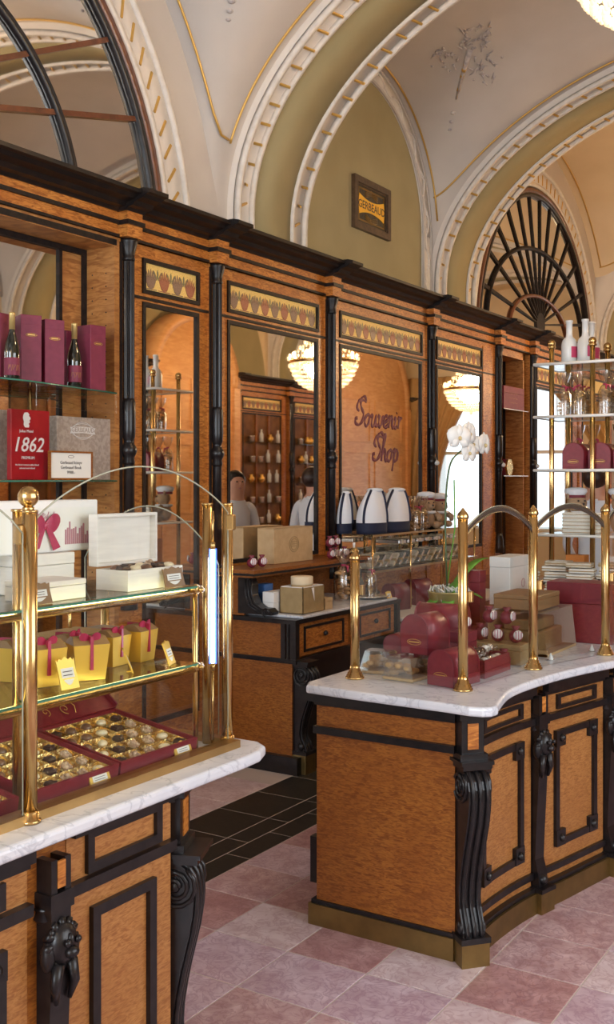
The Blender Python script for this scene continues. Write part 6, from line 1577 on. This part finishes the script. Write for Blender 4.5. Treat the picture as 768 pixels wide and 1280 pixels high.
# ================================================================== FURTHER REFLECTED THINGS: chandeliers
def chandelier(x, y, zb, s, power, label):
    r = thing('chandelier', label, 'chandelier', (x, y, zb), 0, 'crystal chandeliers')
    R = .385 * s
    MB().lathe([(R * .98, zb + .30 * s), (R * 1.04, zb + .31 * s), (R * 1.04, zb + .345 * s), (R * .98, zb + .355 * s)], (x, y, 0), 32).build('brass_rim', 'brass', r)
    b = MB()
    for k in range(9):
        t = k / 8; rad = R * math.sin((.08 + .92 * t) * PI / 2); z = zb + .30 * s * (1 - math.cos(t * PI / 2)); n = max(6, int(2 * PI * rad / (.036 * s)))
        for i in range(n): a = 2 * PI * (i + .5 * (k % 2)) / n; b.sphere((x + rad * math.cos(a), y + rad * math.sin(a), z), .0165 * s, 5, 4, (1, 1, 1.25))
    for i in range(28):
        a = 2 * PI * i / 28
        for k in range(9):
            t = k / 8; rad = R * (.95 * (1 - t) ** 1.6 + .14); b.sphere((x + rad * math.cos(a), y + rad * math.sin(a), zb + s * (.37 + .52 * t)), .0125 * s, 5, 3, (1, 1, 1.6))
        b.sphere((x + R * 1.05 * math.cos(a), y + R * 1.05 * math.sin(a), zb + .285 * s), .014 * s, 5, 4, (1, 1, 1.7))
    b.sphere((x, y, zb - .03 * s), .03 * s, 8, 6)
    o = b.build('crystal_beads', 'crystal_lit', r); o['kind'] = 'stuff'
    b = MB()
    for i in range(12): a = 2 * PI * i / 12; b.lathe([(.004, 0), (.014, .02), (.01, .045), (.001, .06)], (x + R * 1.02 * math.cos(a), y + R * 1.02 * math.sin(a), zb + .37 * s), 8)
    for i in range(6): a = 2 * PI * i / 6; b.sphere((x + R * .45 * math.cos(a), y + R * .45 * math.sin(a), zb + .22 * s), .025, 8, 6)
    b.build('bulbs', 'lamp_bulb', r)
    zt = vz(x, y, next(q for q in BAYS if q[0] <= y <= q[1])) if any(q[0] <= y <= q[1] for q in BAYS) else 5.17
    MB().tube([(x, y, zb + .8 * s), (x, y, zt)], .012, 8).build('hanging_rod', 'brass', r)
    MB().lathe([(.06, 0), (.07, .02), (.03, .05)], (x, y, zb + .88 * s), 14).build('crown', 'brass', r)
    l = bpy.data.lights.new('chandelier_light', 'POINT'); l.energy = power; l.color = (1.0, .70, .40); l.shadow_soft_size = .22 * s
    lo = bpy.data.objects.new('chandelier_light', l); COL.objects.link(lo); lo.location = (x, y, zb + .33 * s)
chandelier(-1.14, 4.68, 3.70, 1.0, 150, 'crystal chandelier hanging over the wavy counter')
chandelier(-1.35, 10.5, 2.75, 1.0, 330, 'crystal chandelier hanging between the two panelled doors and the mirrors')
chandelier(-1.35, 14.8, 2.75, 1.0, 180, 'crystal chandelier hanging near the far curtained window')
chandelier(-.9, -1.2, 3.2, 1.0, 70, 'crystal chandelier hanging at the near end of the shop')

# ================================================================== PEOPLE behind the counters
def person(x, y, rz, H, label, hairm, shirtm, hair_long=False):
    r = thing('person', label, 'person', (x, y, 0), rz)
    J = {}; V = []; E_ = []; Rd = []
    def v(n, p, rad): J[n] = len(V); V.append(Vector(p) * (H / 1.75)); Rd.append(rad)
    # facing local +x; arms: one bent forward
    v('pel', (0, 0, .95), (.125, .15)); v('waist', (0, 0, 1.08), (.105, .13)); v('chest', (.01, 0, 1.30), (.12, .16)); v('neckb', (0, 0, 1.46), (.075, .10)); v('neck', (.01, 0, 1.52), (.058, .060)); v('skull', (.015, 0, 1.595), (.084, .078)); v('head', (.012, 0, 1.68), (.100, .086)); v('top', (.0, 0, 1.735), (.05, .045))
    for s, q in ((-1, 'r'), (1, 'l')):
        v('sh' + q, (0, s * .17, 1.42), (.06, .06)); v('el' + q, (.0 + (.04 if s > 0 else 0), s * .235, 1.14), (.043, .043)); v('wr' + q, (.18, s * .19, .98), (.03, .03)); v('pa' + q, (.235, s * .18, .97), (.035, .018))
        for k in range(4): v('f%d' % k + q, (.31 - .006 * abs(k - 1), s * (.205 - .02 * k), .955 - .01), (.010, .009))
        v('th' + q, (.27, s * .135, .965), (.011, .010))
        v('hip' + q, (0, s * .09, .88), (.095, .095)); v('kn' + q, (.01, s * .10, .50), (.062, .062)); v('an' + q, (-.01, s * .10, .09), (.042, .042)); v('toe' + q, (.13, s * .11, .04), (.038, .035))
    for a, b in (('pel', 'waist'), ('waist', 'chest'), ('chest', 'neckb'), ('neckb', 'neck'), ('neck', 'skull'), ('skull', 'head'), ('head', 'top')): E_.append((J[a], J[b]))
    for q in 'rl':
        for a, b in (('neckb', 'sh'), ('sh', 'el'), ('el', 'wr'), ('wr', 'pa')): E_.append((J[a if a == 'neckb' else a + q], J[b + q]))
        for k in range(4): E_.append((J['pa' + q], J['f%d' % k + q]))
        E_.append((J['pa' + q], J['th' + q])); E_.append((J['pel'], J['hip' + q])); E_.append((J['hip' + q], J['kn' + q])); E_.append((J['kn' + q], J['an' + q])); E_.append((J['an' + q], J['toe' + q]))
    me = bpy.data.meshes.new('skeleton'); me.from_pydata([tuple(p) for p in V], E_, [])
    o = bpy.data.objects.new('body', me); COL.objects.link(o)
    sk = o.modifiers.new('skin', 'SKIN'); sk.use_smooth_shade = True
    for i, s in enumerate(me.skin_vertices[0].data): s.radius = (Rd[i][0], Rd[i][1]); s.use_root = (i == 0)
    o.modifiers.new('sub', 'SUBSURF').levels = 2; o.modifiers['sub'].render_levels = 2
    dg = bpy.context.evaluated_depsgraph_get(); bpy.context.view_layer.update(); dg.update()
    m2 = bpy.data.meshes.new_from_object(o.evaluated_get(dg)); bpy.data.objects.remove(o)
    o = bpy.data.objects.new('body', m2); COL.objects.link(o); o.parent = r
    m2.materials.clear()
    for m_ in ('skin', shirtm, 'trousers'): m2.materials.append(MATS[m_])
    f = H / 1.75
    for p in m2.polygons:
        c = p.center / f; p.use_smooth = True
        p.material_index = 2 if c.z < .93 and c.x < .14 and abs(c.y) < .2 else (0 if (c.z > 1.495 or (c.x > .165 and c.z < 1.02)) else 1)
        if c.z < .9: p.material_index = 2
    hh = 1.75
    b = MB(); b.sphere((-.012 * f, 0, 1.685 * f), .106 * f, 16, 12, (1.0, .92, .95))
    b.v = [(min(q[0], .045 * f + .4 * max(0, q[2] - 1.70 * f)), q[1], q[2] if q[2] > 1.60 * f else 1.60 * f + (q[2] - 1.6 * f) * .3) for q in b.v]
    if hair_long: b.sphere((-.075 * f, 0, 1.66 * f), .055 * f, 10, 8, (.9, 1, 1.2))
    b.build('hair', hairm, r, world=False)
    b = MB(); b.sphere((.098 * f, 0, 1.655 * f), .014 * f, 8, 6, (1.1, .8, 1.5)); 
    for s in (-1, 1): b.sphere((.0, s * .078 * f, 1.655 * f), .02 * f, 8, 6, (.8, .4, 1.4))
    b.build('nose_and_ears', 'skin', r, world=False)
    b = MB()
    for s in (-1, 1): b.sphere((.086 * f, s * .03 * f, 1.675 * f), .009 * f, 8, 6)
    b.build('eyes', 'choc_dark', r, world=False)
    MB().sphere((.088 * f, 0, 1.612 * f), .016 * f, 8, 5, (.5, 1.2, .35)).build('mouth', 'ink_pink', r, world=False)
    b = MB(); b.lathe([(.066 * f, 1.478 * f), (.075 * f, 1.485 * f), (.064 * f, 1.515 * f), (.058 * f, 1.512 * f)], (.003, 0, 0), 14); b.build('shirt_collar', shirtm, r, world=False)
person(-2.55, 8.35, PI * .52, 1.79, 'person in a white shirt with short dark hair standing in the staff aisle', 'hair', 'shirt')
person(-1.80, 8.15, PI * 1.15, 1.76, 'person with black hair beside the person in the white shirt', 'hair_black', 'shirt', True)
